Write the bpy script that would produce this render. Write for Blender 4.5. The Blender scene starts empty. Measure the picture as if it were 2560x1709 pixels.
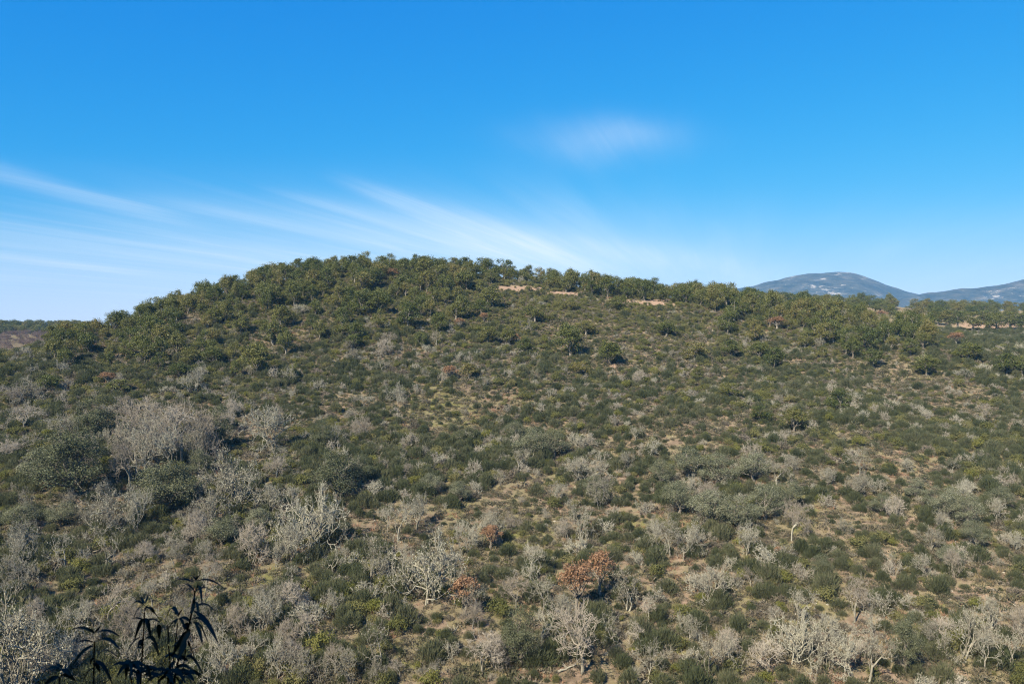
import bpy, math, random
import numpy as np
from mathutils import Vector

# ------------------------------------------------------------------ camera, sky, sun, exposure
SC = bpy.context.scene
COL = SC.collection
FPX = 2560 * 28.0 / 36.0            # focal length in photo pixels (28 mm lens)
PITCH = -math.atan((854.5 - 830.0) / FPX)
cam_d = bpy.data.cameras.new('camera')
cam_d.lens = 28.0; cam_d.sensor_width = 36.0
cam_d.clip_start = 0.1; cam_d.clip_end = 40000
cam_d.dof.use_dof = True; cam_d.dof.focus_distance = 150.0; cam_d.dof.aperture_fstop = 9.0
cam = bpy.data.objects.new('camera', cam_d); COL.objects.link(cam)
cam.location = (0, 0, 0); cam.rotation_euler = (math.pi / 2 + PITCH, 0, 0)
SC.camera = cam

SUN_AZ, SUN_EL = math.radians(35), math.radians(40)     # shadows run away from the camera and to the right
to_sun = Vector((-math.sin(SUN_AZ) * math.cos(SUN_EL), -math.cos(SUN_AZ) * math.cos(SUN_EL), math.sin(SUN_EL)))
sl = bpy.data.lights.new('sun', 'SUN'); sl.energy = 5.0; sl.angle = math.radians(0.53); sl.color = (1.0, 0.90, 0.73)
sun = bpy.data.objects.new('sun', sl); COL.objects.link(sun)
sun.rotation_euler = to_sun.to_track_quat('Z', 'Y').to_euler()

SC.view_settings.view_transform = 'Standard'; SC.view_settings.look = 'None'
SC.view_settings.exposure = 1.02; SC.view_settings.gamma = 1.0; SC.view_settings.use_curve_mapping = False
SC.render.engine = 'CYCLES'
SC.cycles.max_bounces = 5; SC.cycles.diffuse_bounces = 2; SC.cycles.glossy_bounces = 1
SC.cycles.transmission_bounces = 3; SC.cycles.volume_bounces = 0; SC.cycles.transparent_max_bounces = 4
SC.cycles.use_denoising = True; SC.cycles.denoiser = 'OPENIMAGEDENOISE'; SC.cycles.denoising_input_passes = 'RGB_ALBEDO_NORMAL'; SC.cycles.denoising_prefilter = 'NONE'
SC.cycles.filter_width = 1.1
SC.cycles.use_adaptive_sampling = False
SC.cycles.sample_clamp_indirect = 4.0


class NT:
    """small helper to write node trees"""
    def __init__(self, tree):
        self.t = tree; self.n = tree.nodes; self.l = tree.links; self.n.clear()
    def node(self, typ, **kw):
        nd = self.n.new(typ)
        for k, v in kw.items():
            if k == 'ins':
                for i, val in v.items():
                    if isinstance(val, bpy.types.NodeSocket): self.l.new(val, nd.inputs[i])
                    else: nd.inputs[i].default_value = val
            else: setattr(nd, k, v)
        return nd
    def math(self, op, a, b=0.0, c=0.0, clamp=False):
        return self.node('ShaderNodeMath', operation=op, use_clamp=clamp, ins={0: a, 1: b, 2: c}).outputs[0]
    def smooth(self, x, lo, hi):
        nd = self.node('ShaderNodeMapRange', interpolation_type='SMOOTHSTEP', ins={0: x, 1: lo, 2: hi, 3: 0.0, 4: 1.0})
        return nd.outputs[0]
    def mix(self, f, a, b, blend='MIX'):
        nd = self.node('ShaderNodeMix', data_type='RGBA', blend_type=blend)
        for i, v in ((0, f), (6, a), (7, b)):
            if isinstance(v, bpy.types.NodeSocket): self.l.new(v, nd.inputs[i])
            else: nd.inputs[i].default_value = (tuple(v) + (1,))[:4] if i else v
        return nd.outputs[2]
    def noise(self, vec, scale, detail=2.0, rough=0.5, dist=0.0):
        nd = self.node('ShaderNodeTexNoise', ins={'Scale': scale, 'Detail': detail, 'Roughness': rough, 'Distortion': dist})
        if vec is not None: self.l.new(vec, nd.inputs['Vector'])
        return nd.outputs[0]
    def ramp(self, f, stops):
        nd = self.node('ShaderNodeValToRGB'); self.l.new(f, nd.inputs[0])
        e = nd.color_ramp.elements
        while len(e) < len(stops): e.new(0.5)
        for k, (p, c) in enumerate(stops):
            e[k].position = p; e[k].color = tuple(c) + (1,)
        return nd.outputs[0]


def build_world():
    w = bpy.data.worlds.new('World'); SC.world = w; w.use_nodes = True
    t = NT(w.node_tree)
    sky = t.node('ShaderNodeTexSky', sky_type='NISHITA', sun_disc=False, sun_elevation=SUN_EL,
                 sun_rotation=math.pi + SUN_AZ, altitude=400.0, air_density=1.0, dust_density=0.25, ozone_density=2.2)
    # deep polarised blue: one tone curve per channel, the same over the whole sky
    sr = t.node('ShaderNodeSeparateColor', ins={0: sky.outputs[0]})
    xr = t.math('MULTIPLY', t.math('POWER', sr.outputs[0], 3.3), 0.0014)
    cr = t.math('MULTIPLY', t.math('DIVIDE', xr, t.math('ADD', xr, 1.0)), 4.05)
    cg = t.math('MULTIPLY', t.math('POWER', sr.outputs[1], 0.72), 0.143 * 4.05)
    cb = t.math('MULTIPLY', t.math('POWER', sr.outputs[2], 0.25), 0.540 * 4.05)
    hs = t.node('ShaderNodeCombineColor', ins={0: cr, 1: cg, 2: cb})
    # cirrus, laid out on a flat layer high overhead (direction / elevation)
    tc = t.node('ShaderNodeTexCoord')
    sp = t.node('ShaderNodeSeparateXYZ', ins={0: tc.outputs['Generated']})
    zz = t.math('MAXIMUM', sp.outputs[2], 0.012)
    px = t.math('DIVIDE', sp.outputs[0], zz); py = t.math('DIVIDE', sp.outputs[1], zz)
    lz = t.math('MULTIPLY', t.math('LOGARITHM', py, 2.718), 1.0)     # compresses distance along the layer
    az = t.math('DIVIDE', sp.outputs[0], t.math('MAXIMUM', sp.outputs[1], 0.05))
    el = t.math('DIVIDE', sp.outputs[2], t.math('MAXIMUM', sp.outputs[1], 0.05))
    # streaks run along layer direction (0.28, 1)
    sx = t.math('SUBTRACT', px, t.math('MULTIPLY', py, 0.28))
    vec = t.node('ShaderNodeCombineXYZ', ins={0: t.math('MULTIPLY', sx, 0.62), 1: t.math('MULTIPLY', py, 0.075), 2: 0.0}).outputs[0]
    streak = t.noise(vec, 1.0, 5.0, 0.55, 0.5)
    fine = t.noise(t.node('ShaderNodeCombineXYZ', ins={0: t.math('MULTIPLY', sx, 2.6), 1: t.math('MULTIPLY', py, 0.14), 2: 3.0}).outputs[0], 1.0, 4.0, 0.6, 0.4)
    fib = t.noise(t.node('ShaderNodeCombineXYZ', ins={0: t.math('MULTIPLY', sx, 8.5), 1: t.math('MULTIPLY', py, 0.30), 2: 7.0}).outputs[0], 1.0, 4.0, 0.65, 0.6)
    st = t.smooth(t.math('ADD', t.math('MULTIPLY', streak, 0.75), t.math('MULTIPLY', fine, 0.25)), 0.40, 0.72)
    low = t.math('SUBTRACT', 1.0, t.smooth(el, 0.05, 0.235))          # the veil thickens towards the horizon
    left = t.math('SUBTRACT', 1.0, t.smooth(az, 0.02, 0.40))

    def band(a0, e0, a1, e1, wid, wend):                              # one long feathered streak
        ln = math.hypot(a1 - a0, e1 - e0); dx, dy = (a1 - a0) / ln, (e1 - e0) / ln
        da = t.math('SUBTRACT', az, a0); de = t.math('SUBTRACT', el, e0)
        s = t.math('ADD', t.math('MULTIPLY', da, dx / ln), t.math('MULTIPLY', de, dy / ln))
        d = t.math('ADD', t.math('MULTIPLY', da, -dy), t.math('MULTIPLY', de, dx))
        wob = t.math('MULTIPLY', t.math('SUBTRACT', streak, 0.5), 0.05)
        d = t.math('ADD', d, wob)
        wd = t.math('ADD', wid, t.math('MULTIPLY', s, wend - wid))
        q = t.math('DIVIDE', d, t.math('MAXIMUM', wd, 0.002))
        g = t.math('POWER', 2.718, t.math('MULTIPLY', t.math('MULTIPLY', q, q), -1.0))
        ends = t.math('MULTIPLY', t.smooth(s, -0.05, 0.3), t.math('SUBTRACT', 1.0, t.smooth(s, 0.75, 1.15)))
        tex = t.math('MULTIPLY', t.math('ADD', 0.25, t.math('MULTIPLY', fine, 1.2)), t.math('ADD', 0.45, t.math('MULTIPLY', fib, 1.1)))
        return t.math('MULTIPLY', t.math('MULTIPLY', g, ends), tex)
    b1 = band(-0.235, 0.203, 0.10, 0.085, 0.008, 0.020)
    b2 = band(-0.72, 0.225, -0.40, 0.132, 0.016, 0.009)
    b3 = band(-0.52, 0.18, -0.05, 0.09, 0.010, 0.022)
    b4 = band(-0.32, 0.182, 0.02, 0.10, 0.008, 0.020)
    b5 = band(0.0, 0.13, 0.36, 0.06, 0.010, 0.022)
    # little flat wisp right of centre
    wa = t.math('DIVIDE', t.math('SUBTRACT', az, 0.115), 0.085); we = t.math('DIVIDE', t.math('SUBTRACT', el, 0.243), 0.024)
    we = t.math('ADD', we, t.math('MULTIPLY', t.math('SUBTRACT', t.noise(tc.outputs['Generated'], 9.0, 4.0), 0.5), 2.2))
    wr = t.math('ADD', t.math('MULTIPLY', wa, wa), t.math('MULTIPLY', we, we))
    wisp = t.math('MULTIPLY', t.math('POWER', 2.718, t.math('MULTIPLY', wr, -1.0)), t.math('MULTIPLY', t.math('ADD', 0.2, fine), t.math('ADD', 0.5, fib)))
    cl = t.math('MULTIPLY', t.math('MULTIPLY', st, 0.42), t.math('MULTIPLY', low, t.math('ADD', 0.25, t.math('MULTIPLY', left, 0.75))))
    veil = t.math('MULTIPLY', t.math('MULTIPLY', t.math('SUBTRACT', 1.0, t.smooth(el, 0.01, 0.19)), 0.66), t.math('ADD', 0.30, t.math('MULTIPLY', left, 0.70)))
    cl = t.math('MULTIPLY', cl, t.smooth(el, 0.03, 0.10))
    tot = t.math('ADD', cl, veil)
    for b, k in ((b1, 0.33), (b2, 0.22), (b3, 0.17), (b4, 0.20), (b5, 0.18), (wisp, 0.34)):
        tot = t.math('ADD', tot, t.math('MULTIPLY', b, k))
    tot = t.math('MULTIPLY', t.math('MINIMUM', tot, 0.85), t.smooth(sp.outputs[1], 0.0, 0.3))
    sky_c = t.mix(tot, hs.outputs[0], (3.7, 4.05, 4.3))
    bg = t.node('ShaderNodeBackground', ins={'Color': sky_c, 'Strength': 0.128})
    out = t.node('ShaderNodeOutputWorld'); t.l.new(bg.outputs[0], out.inputs[0])


build_world()

# ------------------------------------------------------------------ helpers
rng = np.random.default_rng(11)
random.seed(11)


def ray(x, y):
    """photo pixel -> (X/Y, Z/Y) of its viewing direction"""
    a = (x - 1280.0) / FPX; b = (854.5 - y) / FPX
    fy = math.cos(PITCH) - b * math.sin(PITCH); fz = math.sin(PITCH) + b * math.cos(PITCH)
    return a / fy, fz / fy


def pix(X, Y, Z):
    """world -> photo pixel"""
    f = Y * math.cos(PITCH) + Z * math.sin(PITCH); u = -Y * math.sin(PITCH) + Z * math.cos(PITCH)
    return 1280.0 + FPX * X / f, 854.5 - FPX * u / f


_perm = np.random.default_rng(5).random((256, 256))


def vnoise(x, y):
    x = np.asarray(x, float); y = np.asarray(y, float)
    xi = np.floor(x).astype(int); yi = np.floor(y).astype(int); xf = x - xi; yf = y - yi
    xf = xf * xf * (3 - 2 * xf); yf = yf * yf * (3 - 2 * yf)
    g = lambda a, b: _perm[a & 255, b & 255]
    return (g(xi, yi) * (1 - xf) + g(xi + 1, yi) * xf) * (1 - yf) + (g(xi, yi + 1) * (1 - xf) + g(xi + 1, yi + 1) * xf) * yf


def fbm(x, y, o=4):
    s = 0; a = 0.5; tot = 0
    for k in range(o):
        s = s + a * vnoise(x * 2 ** k + 17.3 * k, y * 2 ** k + 9.1 * k); tot += a; a *= 0.5
    return s / tot


def tag(o, label=None, cat=None, group=None, kind=None):
    if label: o['label'] = label
    if cat: o['category'] = cat
    if group: o['group'] = group
    if kind: o['kind'] = kind
    return o


def mesh_np(name, V, F, mats=(), midx=None, smooth=False):
    """V (n,3); F list of arrays, each (m,k)"""
    me = bpy.data.meshes.new(name)
    V = np.asarray(V, np.float32)
    F = [np.asarray(f, np.int32) for f in (F if isinstance(F, list) else [F]) if len(f)]
    me.vertices.add(len(V)); me.vertices.foreach_set('co', V.ravel())
    nl = sum(f.size for f in F); nf = sum(len(f) for f in F)
    me.loops.add(nl); me.loops.foreach_set('vertex_index', np.concatenate([f.ravel() for f in F]))
    me.polygons.add(nf)
    tot = np.concatenate([np.full(len(f), f.shape[1], np.int32) for f in F])
    st = np.concatenate([[0], np.cumsum(tot)[:-1]]).astype(np.int32)
    me.polygons.foreach_set('loop_start', st)
    if midx is not None: me.polygons.foreach_set('material_index', np.asarray(midx, np.int32))
    if smooth: me.polygons.foreach_set('use_smooth', np.ones(nf, bool))
    for m in mats: me.materials.append(m)
    me.update(calc_edges=True); me.validate()
    return me


def obj(name, me, parent=None, loc=None):
    o = bpy.data.objects.new(name, me); COL.objects.link(o)
    if parent: o.parent = parent
    if loc is not None: o.location = loc
    return o


def leaves(P, N, size, aspect=1.0, r=rng, jitter=0.7):
    """diamond leaf quads at P facing roughly N"""
    n = len(P)
    N = N / np.maximum(np.linalg.norm(N, axis=1, keepdims=True), 1e-6) + r.normal(0, jitter, (n, 3))
    N /= np.maximum(np.linalg.norm(N, axis=1, keepdims=True), 1e-6)
    T = np.cross(N, r.normal(0, 1, (n, 3))); T /= np.maximum(np.linalg.norm(T, axis=1, keepdims=True), 1e-6)
    B = np.cross(N, T)
    s = (size * r.uniform(0.6, 1.3, n))[:, None] * 0.5
    V = np.stack([P - T * s * aspect, P + B * s * 0.8, P + T * s * aspect, P - B * s * 0.8], 1).reshape(-1, 3)
    return V, np.arange(4 * n).reshape(n, 4)


def tube(pts, rad, sides):
    pts = np.asarray(pts, float); n = len(pts)
    d = np.gradient(pts, axis=0); d /= np.maximum(np.linalg.norm(d, axis=1, keepdims=True), 1e-9)
    ref = np.array([0.31, 0.95, 0.1]) if abs(d[0, 2]) > 0.7 else np.array([0.05, 0.1, 1.0])
    a = np.cross(d, ref); a /= np.maximum(np.linalg.norm(a, axis=1, keepdims=True), 1e-9); b = np.cross(d, a)
    th = np.arange(sides) * 2 * np.pi / sides
    V = (pts[:, None] + np.asarray(rad)[:, None, None] * (np.cos(th)[None, :, None] * a[:, None] + np.sin(th)[None, :, None] * b[:, None])).reshape(-1, 3)
    i = np.arange(n - 1)[:, None] * sides; j = np.arange(sides)[None]; k = (np.arange(sides) + 1)[None] % sides
    F = np.stack([i + j, i + k, i + sides + k, i + sides + j], -1).reshape(-1, 4)
    return V, F


class Acc:
    def __init__(self): self.V = []; self.F = []; self.n = 0
    def add(self, V, F):
        self.V.append(V); self.F.append(F + self.n); self.n += len(V)
    def arr(self): return np.concatenate(self.V), np.concatenate(self.F)


# ------------------------------------------------------------------ materials
def new_mat(name):
    m = bpy.data.materials.new(name); m.use_nodes = True
    return m, NT(m.node_tree)


def leaf_mat(name, stops, trans=0.25, gloss=0.0, obj_w=0.5):
    m, t = new_mat(name)
    gi = t.node('ShaderNodeNewGeometry'); oi = t.node('ShaderNodeObjectInfo')
    f = t.math('ADD', t.math('MULTIPLY', gi.outputs['Random Per Island'], 1.0 - obj_w), t.math('MULTIPLY', oi.outputs['Random'], obj_w))
    c = t.ramp(f, stops)
    d = t.node('ShaderNodeBsdfDiffuse', ins={'Color': c}); tr = t.node('ShaderNodeBsdfTranslucent', ins={'Color': c})
    mx = t.node('ShaderNodeMixShader', ins={0: trans, 1: d.outputs[0], 2: tr.outputs[0]}).outputs[0]
    if gloss:
        gl = t.node('ShaderNodeBsdfGlossy', ins={'Color': (0.8, 0.85, 0.9, 1), 'Roughness': 0.45})
        mx = t.node('ShaderNodeMixShader', ins={0: gloss, 1: mx, 2: gl.outputs[0]}).outputs[0]
    o = t.node('ShaderNodeOutputMaterial'); t.l.new(mx, o.inputs[0])
    return m


def bark_mat(name, stops, scale=6.0):
    m, t = new_mat(name)
    tc = t.node('ShaderNodeTexCoord'); oi = t.node('ShaderNodeObjectInfo')
    n = t.noise(tc.outputs['Object'], scale, 4.0, 0.65)
    f = t.math('ADD', t.math('MULTIPLY', n, 0.9), t.math('MULTIPLY', t.math('SUBTRACT', oi.outputs['Random'], 0.5), 0.35))
    c = t.ramp(f, stops)
    b = t.node('ShaderNodeBsdfDiffuse', ins={'Color': c, 'Roughness': 0.8})
    o = t.node('ShaderNodeOutputMaterial'); t.l.new(b.outputs[0], o.inputs[0])
    return m


M = {}
M['oak'] = leaf_mat('oak_leaf', [(0.0, (0.042, 0.060, 0.014)), (0.3, (0.088, 0.104, 0.024)), (0.6, (0.135, 0.138, 0.034)), (0.85, (0.195, 0.168, 0.055)), (1.0, (0.26, 0.180, 0.070))], 0.28, 0.02, 0.55)
M['holm'] = leaf_mat('holm_leaf', [(0.0, (0.056, 0.066, 0.032)), (0.5, (0.105, 0.114, 0.060)), (1.0, (0.180, 0.180, 0.110))], 0.18, 0.01, 0.3)
M['grey_oak'] = leaf_mat('grey_oak_leaf', [(0.0, (0.080, 0.090, 0.048)), (0.5, (0.155, 0.160, 0.092)), (0.8, (0.22, 0.22, 0.14)), (1.0, (0.33, 0.325, 0.235))], 0.18, 0.01, 0.25)
M['russet'] = leaf_mat('russet_leaf', [(0.0, (0.16, 0.090, 0.048)), (0.5, (0.295, 0.172, 0.096)), (1.0, (0.42, 0.275, 0.175))], 0.3, 0.0, 0.15)
M['broom'] = leaf_mat('broom_twig', [(0.0, (0.060, 0.074, 0.034)), (0.5, (0.112, 0.122, 0.060)), (1.0, (0.190, 0.182, 0.105))], 0.4, 0.0, 0.5)
M['olive'] = leaf_mat('olive_shrub_leaf', [(0.0, (0.100, 0.108, 0.034)), (0.5, (0.165, 0.162, 0.060)), (1.0, (0.235, 0.208, 0.098))], 0.32, 0.0, 0.6)
M['heather'] = leaf_mat('heather_twig', [(0.0, (0.105, 0.096, 0.066)), (0.5, (0.180, 0.155, 0.112)), (1.0, (0.27, 0.222, 0.168))], 0.32, 0.0, 0.6)
M['lime'] = leaf_mat('yellow_green_leaf', [(0.0, (0.12, 0.13, 0.030)), (1.0, (0.22, 0.21, 0.065))], 0.3, 0.0, 0.5)
M['lichen'] = leaf_mat('lichen', [(0.0, (0.22, 0.215, 0.16)), (0.5, (0.34, 0.33, 0.25)), (1.0, (0.46, 0.45, 0.35))], 0.05, 0.0, 0.3)
M['dwarf'] = leaf_mat('dwarf_scrub_twig', [(0.0, (0.070, 0.078, 0.042)), (0.35, (0.120, 0.115, 0.066)), (0.7, (0.185, 0.155, 0.105)), (1.0, (0.27, 0.235, 0.17))], 0.28, 0.0, 0.75)
M['bark'] = bark_mat('grey_bark', [(0.2, (0.10, 0.085, 0.065)), (0.55, (0.24, 0.21, 0.17)), (0.8, (0.38, 0.35, 0.29))])
M['pale_bark'] = bark_mat('lichened_bark', [(0.2, (0.125, 0.110, 0.085)), (0.5, (0.265, 0.245, 0.19)), (0.8, (0.42, 0.40, 0.315))], 3.0)
M['twig'] = bark_mat('brown_twig', [(0.2, (0.19, 0.165, 0.13)), (0.55, (0.34, 0.30, 0.24)), (0.8, (0.47, 0.425, 0.345))], 2.0)
M['pink_twig'] = bark_mat('pinkish_twig', [(0.2, (0.13, 0.092, 0.075)), (0.55, (0.22, 0.16, 0.13)), (0.8, (0.31, 0.235, 0.19))], 2.0)
M['tuft'] = leaf_mat('dry_grass', [(0.0, (0.17, 0.13, 0.065)), (0.5, (0.27, 0.21, 0.11)), (1.0, (0.38, 0.31, 0.18))], 0.3, 0.0, 0.5)
M['bracken'] = leaf_mat('dead_bracken', [(0.0, (0.20, 0.11, 0.065)), (0.5, (0.32, 0.19, 0.12)), (1.0, (0.42, 0.28, 0.19))], 0.25, 0.0, 0.5)
M['stone'] = bark_mat('pale_stone', [(0.2, (0.24, 0.21, 0.17)), (0.5, (0.42, 0.38, 0.31)), (0.8, (0.60, 0.56, 0.47))], 5.0)
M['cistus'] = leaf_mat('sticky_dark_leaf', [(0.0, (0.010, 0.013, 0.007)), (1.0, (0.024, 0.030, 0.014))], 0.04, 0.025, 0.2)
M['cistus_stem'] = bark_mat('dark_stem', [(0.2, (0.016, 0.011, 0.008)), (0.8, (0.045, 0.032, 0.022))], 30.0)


def ground_mat():
    m, t = new_mat('hillside_soil')
    tc = t.node('ShaderNodeTexCoord'); P = tc.outputs['Object']
    g = t.node('ShaderNodeAttribute', attribute_name='grass').outputs['Fac']
    s = t.node('ShaderNodeAttribute', attribute_name='soil').outputs['Fac']
    n1 = t.noise(P, 0.12, 5.0, 0.6); n2 = t.noise(P, 0.9, 5.0, 0.65); n3 = t.noise(P, 5.0, 4.0, 0.7); n4 = t.noise(P, 0.35, 4.0, 0.6)
    litter = t.ramp(n2, [(0.28, (0.085, 0.066, 0.046)), (0.5, (0.160, 0.118, 0.082)), (0.72, (0.245, 0.182, 0.130))])
    straw = t.ramp(n3, [(0.3, (0.110, 0.092, 0.052)), (0.7, (0.205, 0.172, 0.104))])
    moss = t.ramp(n3, [(0.3, (0.098, 0.096, 0.034)), (0.7, (0.172, 0.160, 0.064))])
    soil = t.ramp(n3, [(0.3, (0.190, 0.128, 0.088)), (0.7, (0.315, 0.222, 0.158))])
    c = t.mix(t.smooth(t.math('ADD', n4, t.math('MULTIPLY', n3, 0.25)), 0.54, 0.70), litter, straw)
    c = t.mix(t.math('MULTIPLY', t.smooth(n1, 0.52, 0.66), 0.55), c, moss)
    gm = t.smooth(t.math('ADD', g, t.math('MULTIPLY', t.math('SUBTRACT', n2, 0.5), 0.9)), 0.3, 0.7)
    c = t.mix(gm, c, t.mix(t.smooth(n4, 0.42, 0.62), moss, straw))
    sm = t.smooth(t.math('ADD', s, t.math('MULTIPLY', t.math('SUBTRACT', n2, 0.5), 0.9)), 0.35, 0.65)
    c = t.mix(sm, c, soil)
    bmp = t.node('ShaderNodeBump', ins={'Strength': 0.9, 'Distance': 0.25, 'Height': t.math('ADD', n2, t.math('MULTIPLY', n3, 0.4))})
    b = t.node('ShaderNodeBsdfDiffuse', ins={'Color': c, 'Roughness': 0.9, 'Normal': bmp.outputs[0]})
    o = t.node('ShaderNodeOutputMaterial'); t.l.new(b.outputs[0], o.inputs[0])
    return m


def mountain_mat():
    m, t = new_mat('mountain_scrub_and_rock')
    tc = t.node('ShaderNodeTexCoord'); P = tc.outputs['Object']
    r = t.node('ShaderNodeAttribute', attribute_name='rock').outputs['Fac']
    n1 = t.noise(P, 0.0045, 6.0, 0.62); n2 = t.noise(P, 0.016, 6.0, 0.7); n3 = t.noise(P, 0.05, 4.0, 0.7)
    scrub = t.ramp(n2, [(0.36, (0.016, 0.020, 0.015)), (0.52, (0.050, 0.050, 0.036)), (0.68, (0.12, 0.102, 0.074))])
    rock = t.ramp(n3, [(0.3, (0.17, 0.145, 0.115)), (0.7, (0.40, 0.35, 0.29))])
    f = t.math('ADD', t.math('ADD', t.math('MULTIPLY', n1, 0.45), t.math('MULTIPLY', n2, 0.55)), t.math('MULTIPLY', r, 0.20))
    f = t.math('ADD', f, t.math('MULTIPLY', t.math('SUBTRACT', n3, 0.5), 0.75))
    c = t.mix(t.smooth(f, 0.63, 0.76), scrub, rock)
    bmp = t.node('ShaderNodeBump', ins={'Strength': 1.0, 'Distance': 12.0, 'Height': n2})
    b = t.node('ShaderNodeBsdfDiffuse', ins={'Color': c, 'Normal': bmp.outputs[0]})
    o = t.node('ShaderNodeOutputMaterial'); t.l.new(b.outputs[0], o.inputs[0])
    return m


M['ground'] = ground_mat()
M['mountain'] = mountain_mat()

# ------------------------------------------------------------------ terrain of the opposite hill
CREST = [(-1100, 905, 180), (-500, 900, 185), (0, 886, 200), (130, 848, 218), (210, 832, 226), (300, 812, 236), (400, 786, 246), (465, 764, 252),
         (580, 722, 262), (720, 694, 274), (900, 678, 284), (1050, 681, 288), (1250, 693, 288), (1430, 730, 272), (1600, 752, 264),
         (1800, 772, 262), (2000, 792, 260), (2200, 816, 255), (2400, 842, 250), (2560, 862, 245), (3200, 900, 238), (3900, 905, 235)]


def knots(x, v, D):
    w = lambda vv, dd: ray(x, vv)[1] * dd
    zc = w(v, D)
    k = [(30, -40.0), (50, -38.0), (62, -36.0), (75, w(1709, 75)), (120, w(1266, 120)), (152, w(1100, 152))]
    if D > 222: k.append((205, w(900, 205)))
    k.append((D, zc))
    if x < 350:      # the hill's low left end, a valley behind it, then a farther ridge
        k += [(D + 22, zc - 2.0), (D + 75, zc - 16), (380, w(905, 380)), (430, w(876, 430)), (530, w(842, 530)), (600, w(824, 600)), (640, w(826, 640)), (760, -50)]
    elif x < 1350:
        k += [(D + 22, zc + 0.8), (D + 60, zc - 3), (D + 150, zc - 32), (600, -48), (760, -50)]
    elif x < 1700:
        k += [(D + 20, w(v - 9, D + 20)), (D + 50, w(v - 15, D + 50)), (D + 120, w(v + 20, D + 120)), (600, -30), (760, -50)]
    else:
        f = min(1.0, (x - 1700) / 700.0)
        a = lambda p, q: p + (q - p) * f
        k += [(300, w(a(758, 838), 300)), (335, w(a(752, 824), 335)), (420, w(a(752, 796), 420)), (500, w(a(748, 779), 500)), (560, w(a(752, 776), 560)), (680, w(a(800, 800), 680)), (760, -50)]
    return k


NU, ND = 240, 260
U = np.linspace(-1.15, 1.15, NU); DD = np.linspace(30, 760, ND)
cu = np.array([ray(c[0], 830)[0] for c in CREST])
tab = np.stack([np.interp(DD, *zip(*knots(*c))) for c in CREST])          # column, depth
Z = np.stack([np.interp(U, cu, tab[:, j]) for j in range(ND)], 1)          # (NU, ND)


def blur(a, sig, ax):
    n = int(3 * sig) + 1; k = np.exp(-0.5 * (np.arange(-n, n + 1) / sig) ** 2); k /= k.sum()
    pad = [(0, 0), (0, 0)]; pad[ax] = (n, n); p = np.pad(a, pad, 'edge')
    return np.apply_along_axis(lambda v: np.convolve(v, k, 'valid'), ax, p)


Z = blur(blur(Z, 2.2, 0), 2.2, 1)


def ground(X, Y):
    X = np.asarray(X, float); Y = np.asarray(Y, float)
    u = np.clip((X / Y - U[0]) / (U[1] - U[0]), 0, NU - 1.001); d = np.clip((Y - 30) / (DD[1] - DD[0]), 0, ND - 1.001)
    i = u.astype(int); j = d.astype(int); fu = u - i; fd = d - j
    z = (Z[i, j] * (1 - fd) + Z[i, j + 1] * fd) * (1 - fu) + (Z[i + 1, j] * (1 - fd) + Z[i + 1, j + 1] * fd) * fu
    amp = np.clip((Y - 30) / 40, 0, 1)
    z = z + amp * ((fbm(X / 38 + 3, Y / 38, 2) - 0.5) * 4.2 + (fbm(X / 9, Y / 9 + 7, 3) - 0.5) * 1.3)
    return z


def hit(x, y, dmin=60.0, dmax=330.0):
    """first ground point under a photo pixel"""
    a, w = ray(x, y)
    d = np.arange(dmin, dmax, 0.5); g = ground(a * d, d) - w * d
    k = np.argmax(g > 0)
    if not (g > 0).any(): k = int(np.argmax(g))
    dd = d[k]
    return a * dd, dd, float(ground(a * dd, dd))


# masks painted on the hillside: places where grass or bare earth really shows (photo px centre, half width, half height)
GRASS = [(1110, 1030, 110, 60), (420, 1500, 150, 60), (620, 1440, 120, 50), (2000, 1280, 60, 70), (1990, 1500, 170, 70), (1560, 1340, 120, 60), (160, 1290, 60, 25),
         (1480, 742, 40, 8), (1300, 1330, 120, 50), (1000, 1640, 140, 50), (1700, 1620, 80, 50), (2350, 1560, 120, 60), (760, 1500, 90, 50), (2140, 1130, 80, 40)]
SOIL = [(1290, 722, 90, 9), (1400, 733, 70, 7), (1650, 756, 70, 10), (1560, 752, 40, 7), (2480, 812, 110, 12), (2270, 785, 24, 10), (2165, 778, 22, 8), (1530, 917, 14, 12),
        (1500, 1190, 60, 40), (1480, 1680, 90, 50), (1700, 1420, 25, 50), (1630, 1580, 60, 40), (960, 1340, 50, 25), (1090, 1480, 40, 40), (330, 1300, 90, 25), (1350, 1640, 50, 60),
        (870, 1010, 70, 60), (1600, 1080, 200, 40), (1400, 1050, 160, 35), (1900, 1140, 140, 40), (280, 950, 30, 20), (380, 860, 20, 14), (420, 930, 14, 30), (550, 885, 22, 10),
        (1230, 870, 20, 8), (1090, 880, 40, 8), (2030, 900, 60, 12), (2200, 1400, 80, 60), (2450, 1480, 100, 50), (620, 1080, 40, 40), (1720, 1500, 30, 50), (1040, 960, 60, 20),
        (1800, 930, 60, 50), (2050, 1120, 60, 50), (620, 720, 16, 6), (700, 880, 16, 6)]


def mask(px, py, L, soft=True):
    m = np.zeros(np.shape(px))
    for (cx, cy, rx, ry) in L:
        m = np.maximum(m, (0.50 if soft and rx >= 20 and ry > 16 else 0.9) * np.exp(-(((px - cx) / rx) ** 2 + ((py - cy) / ry) ** 2) * 0.9))
    return m


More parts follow.
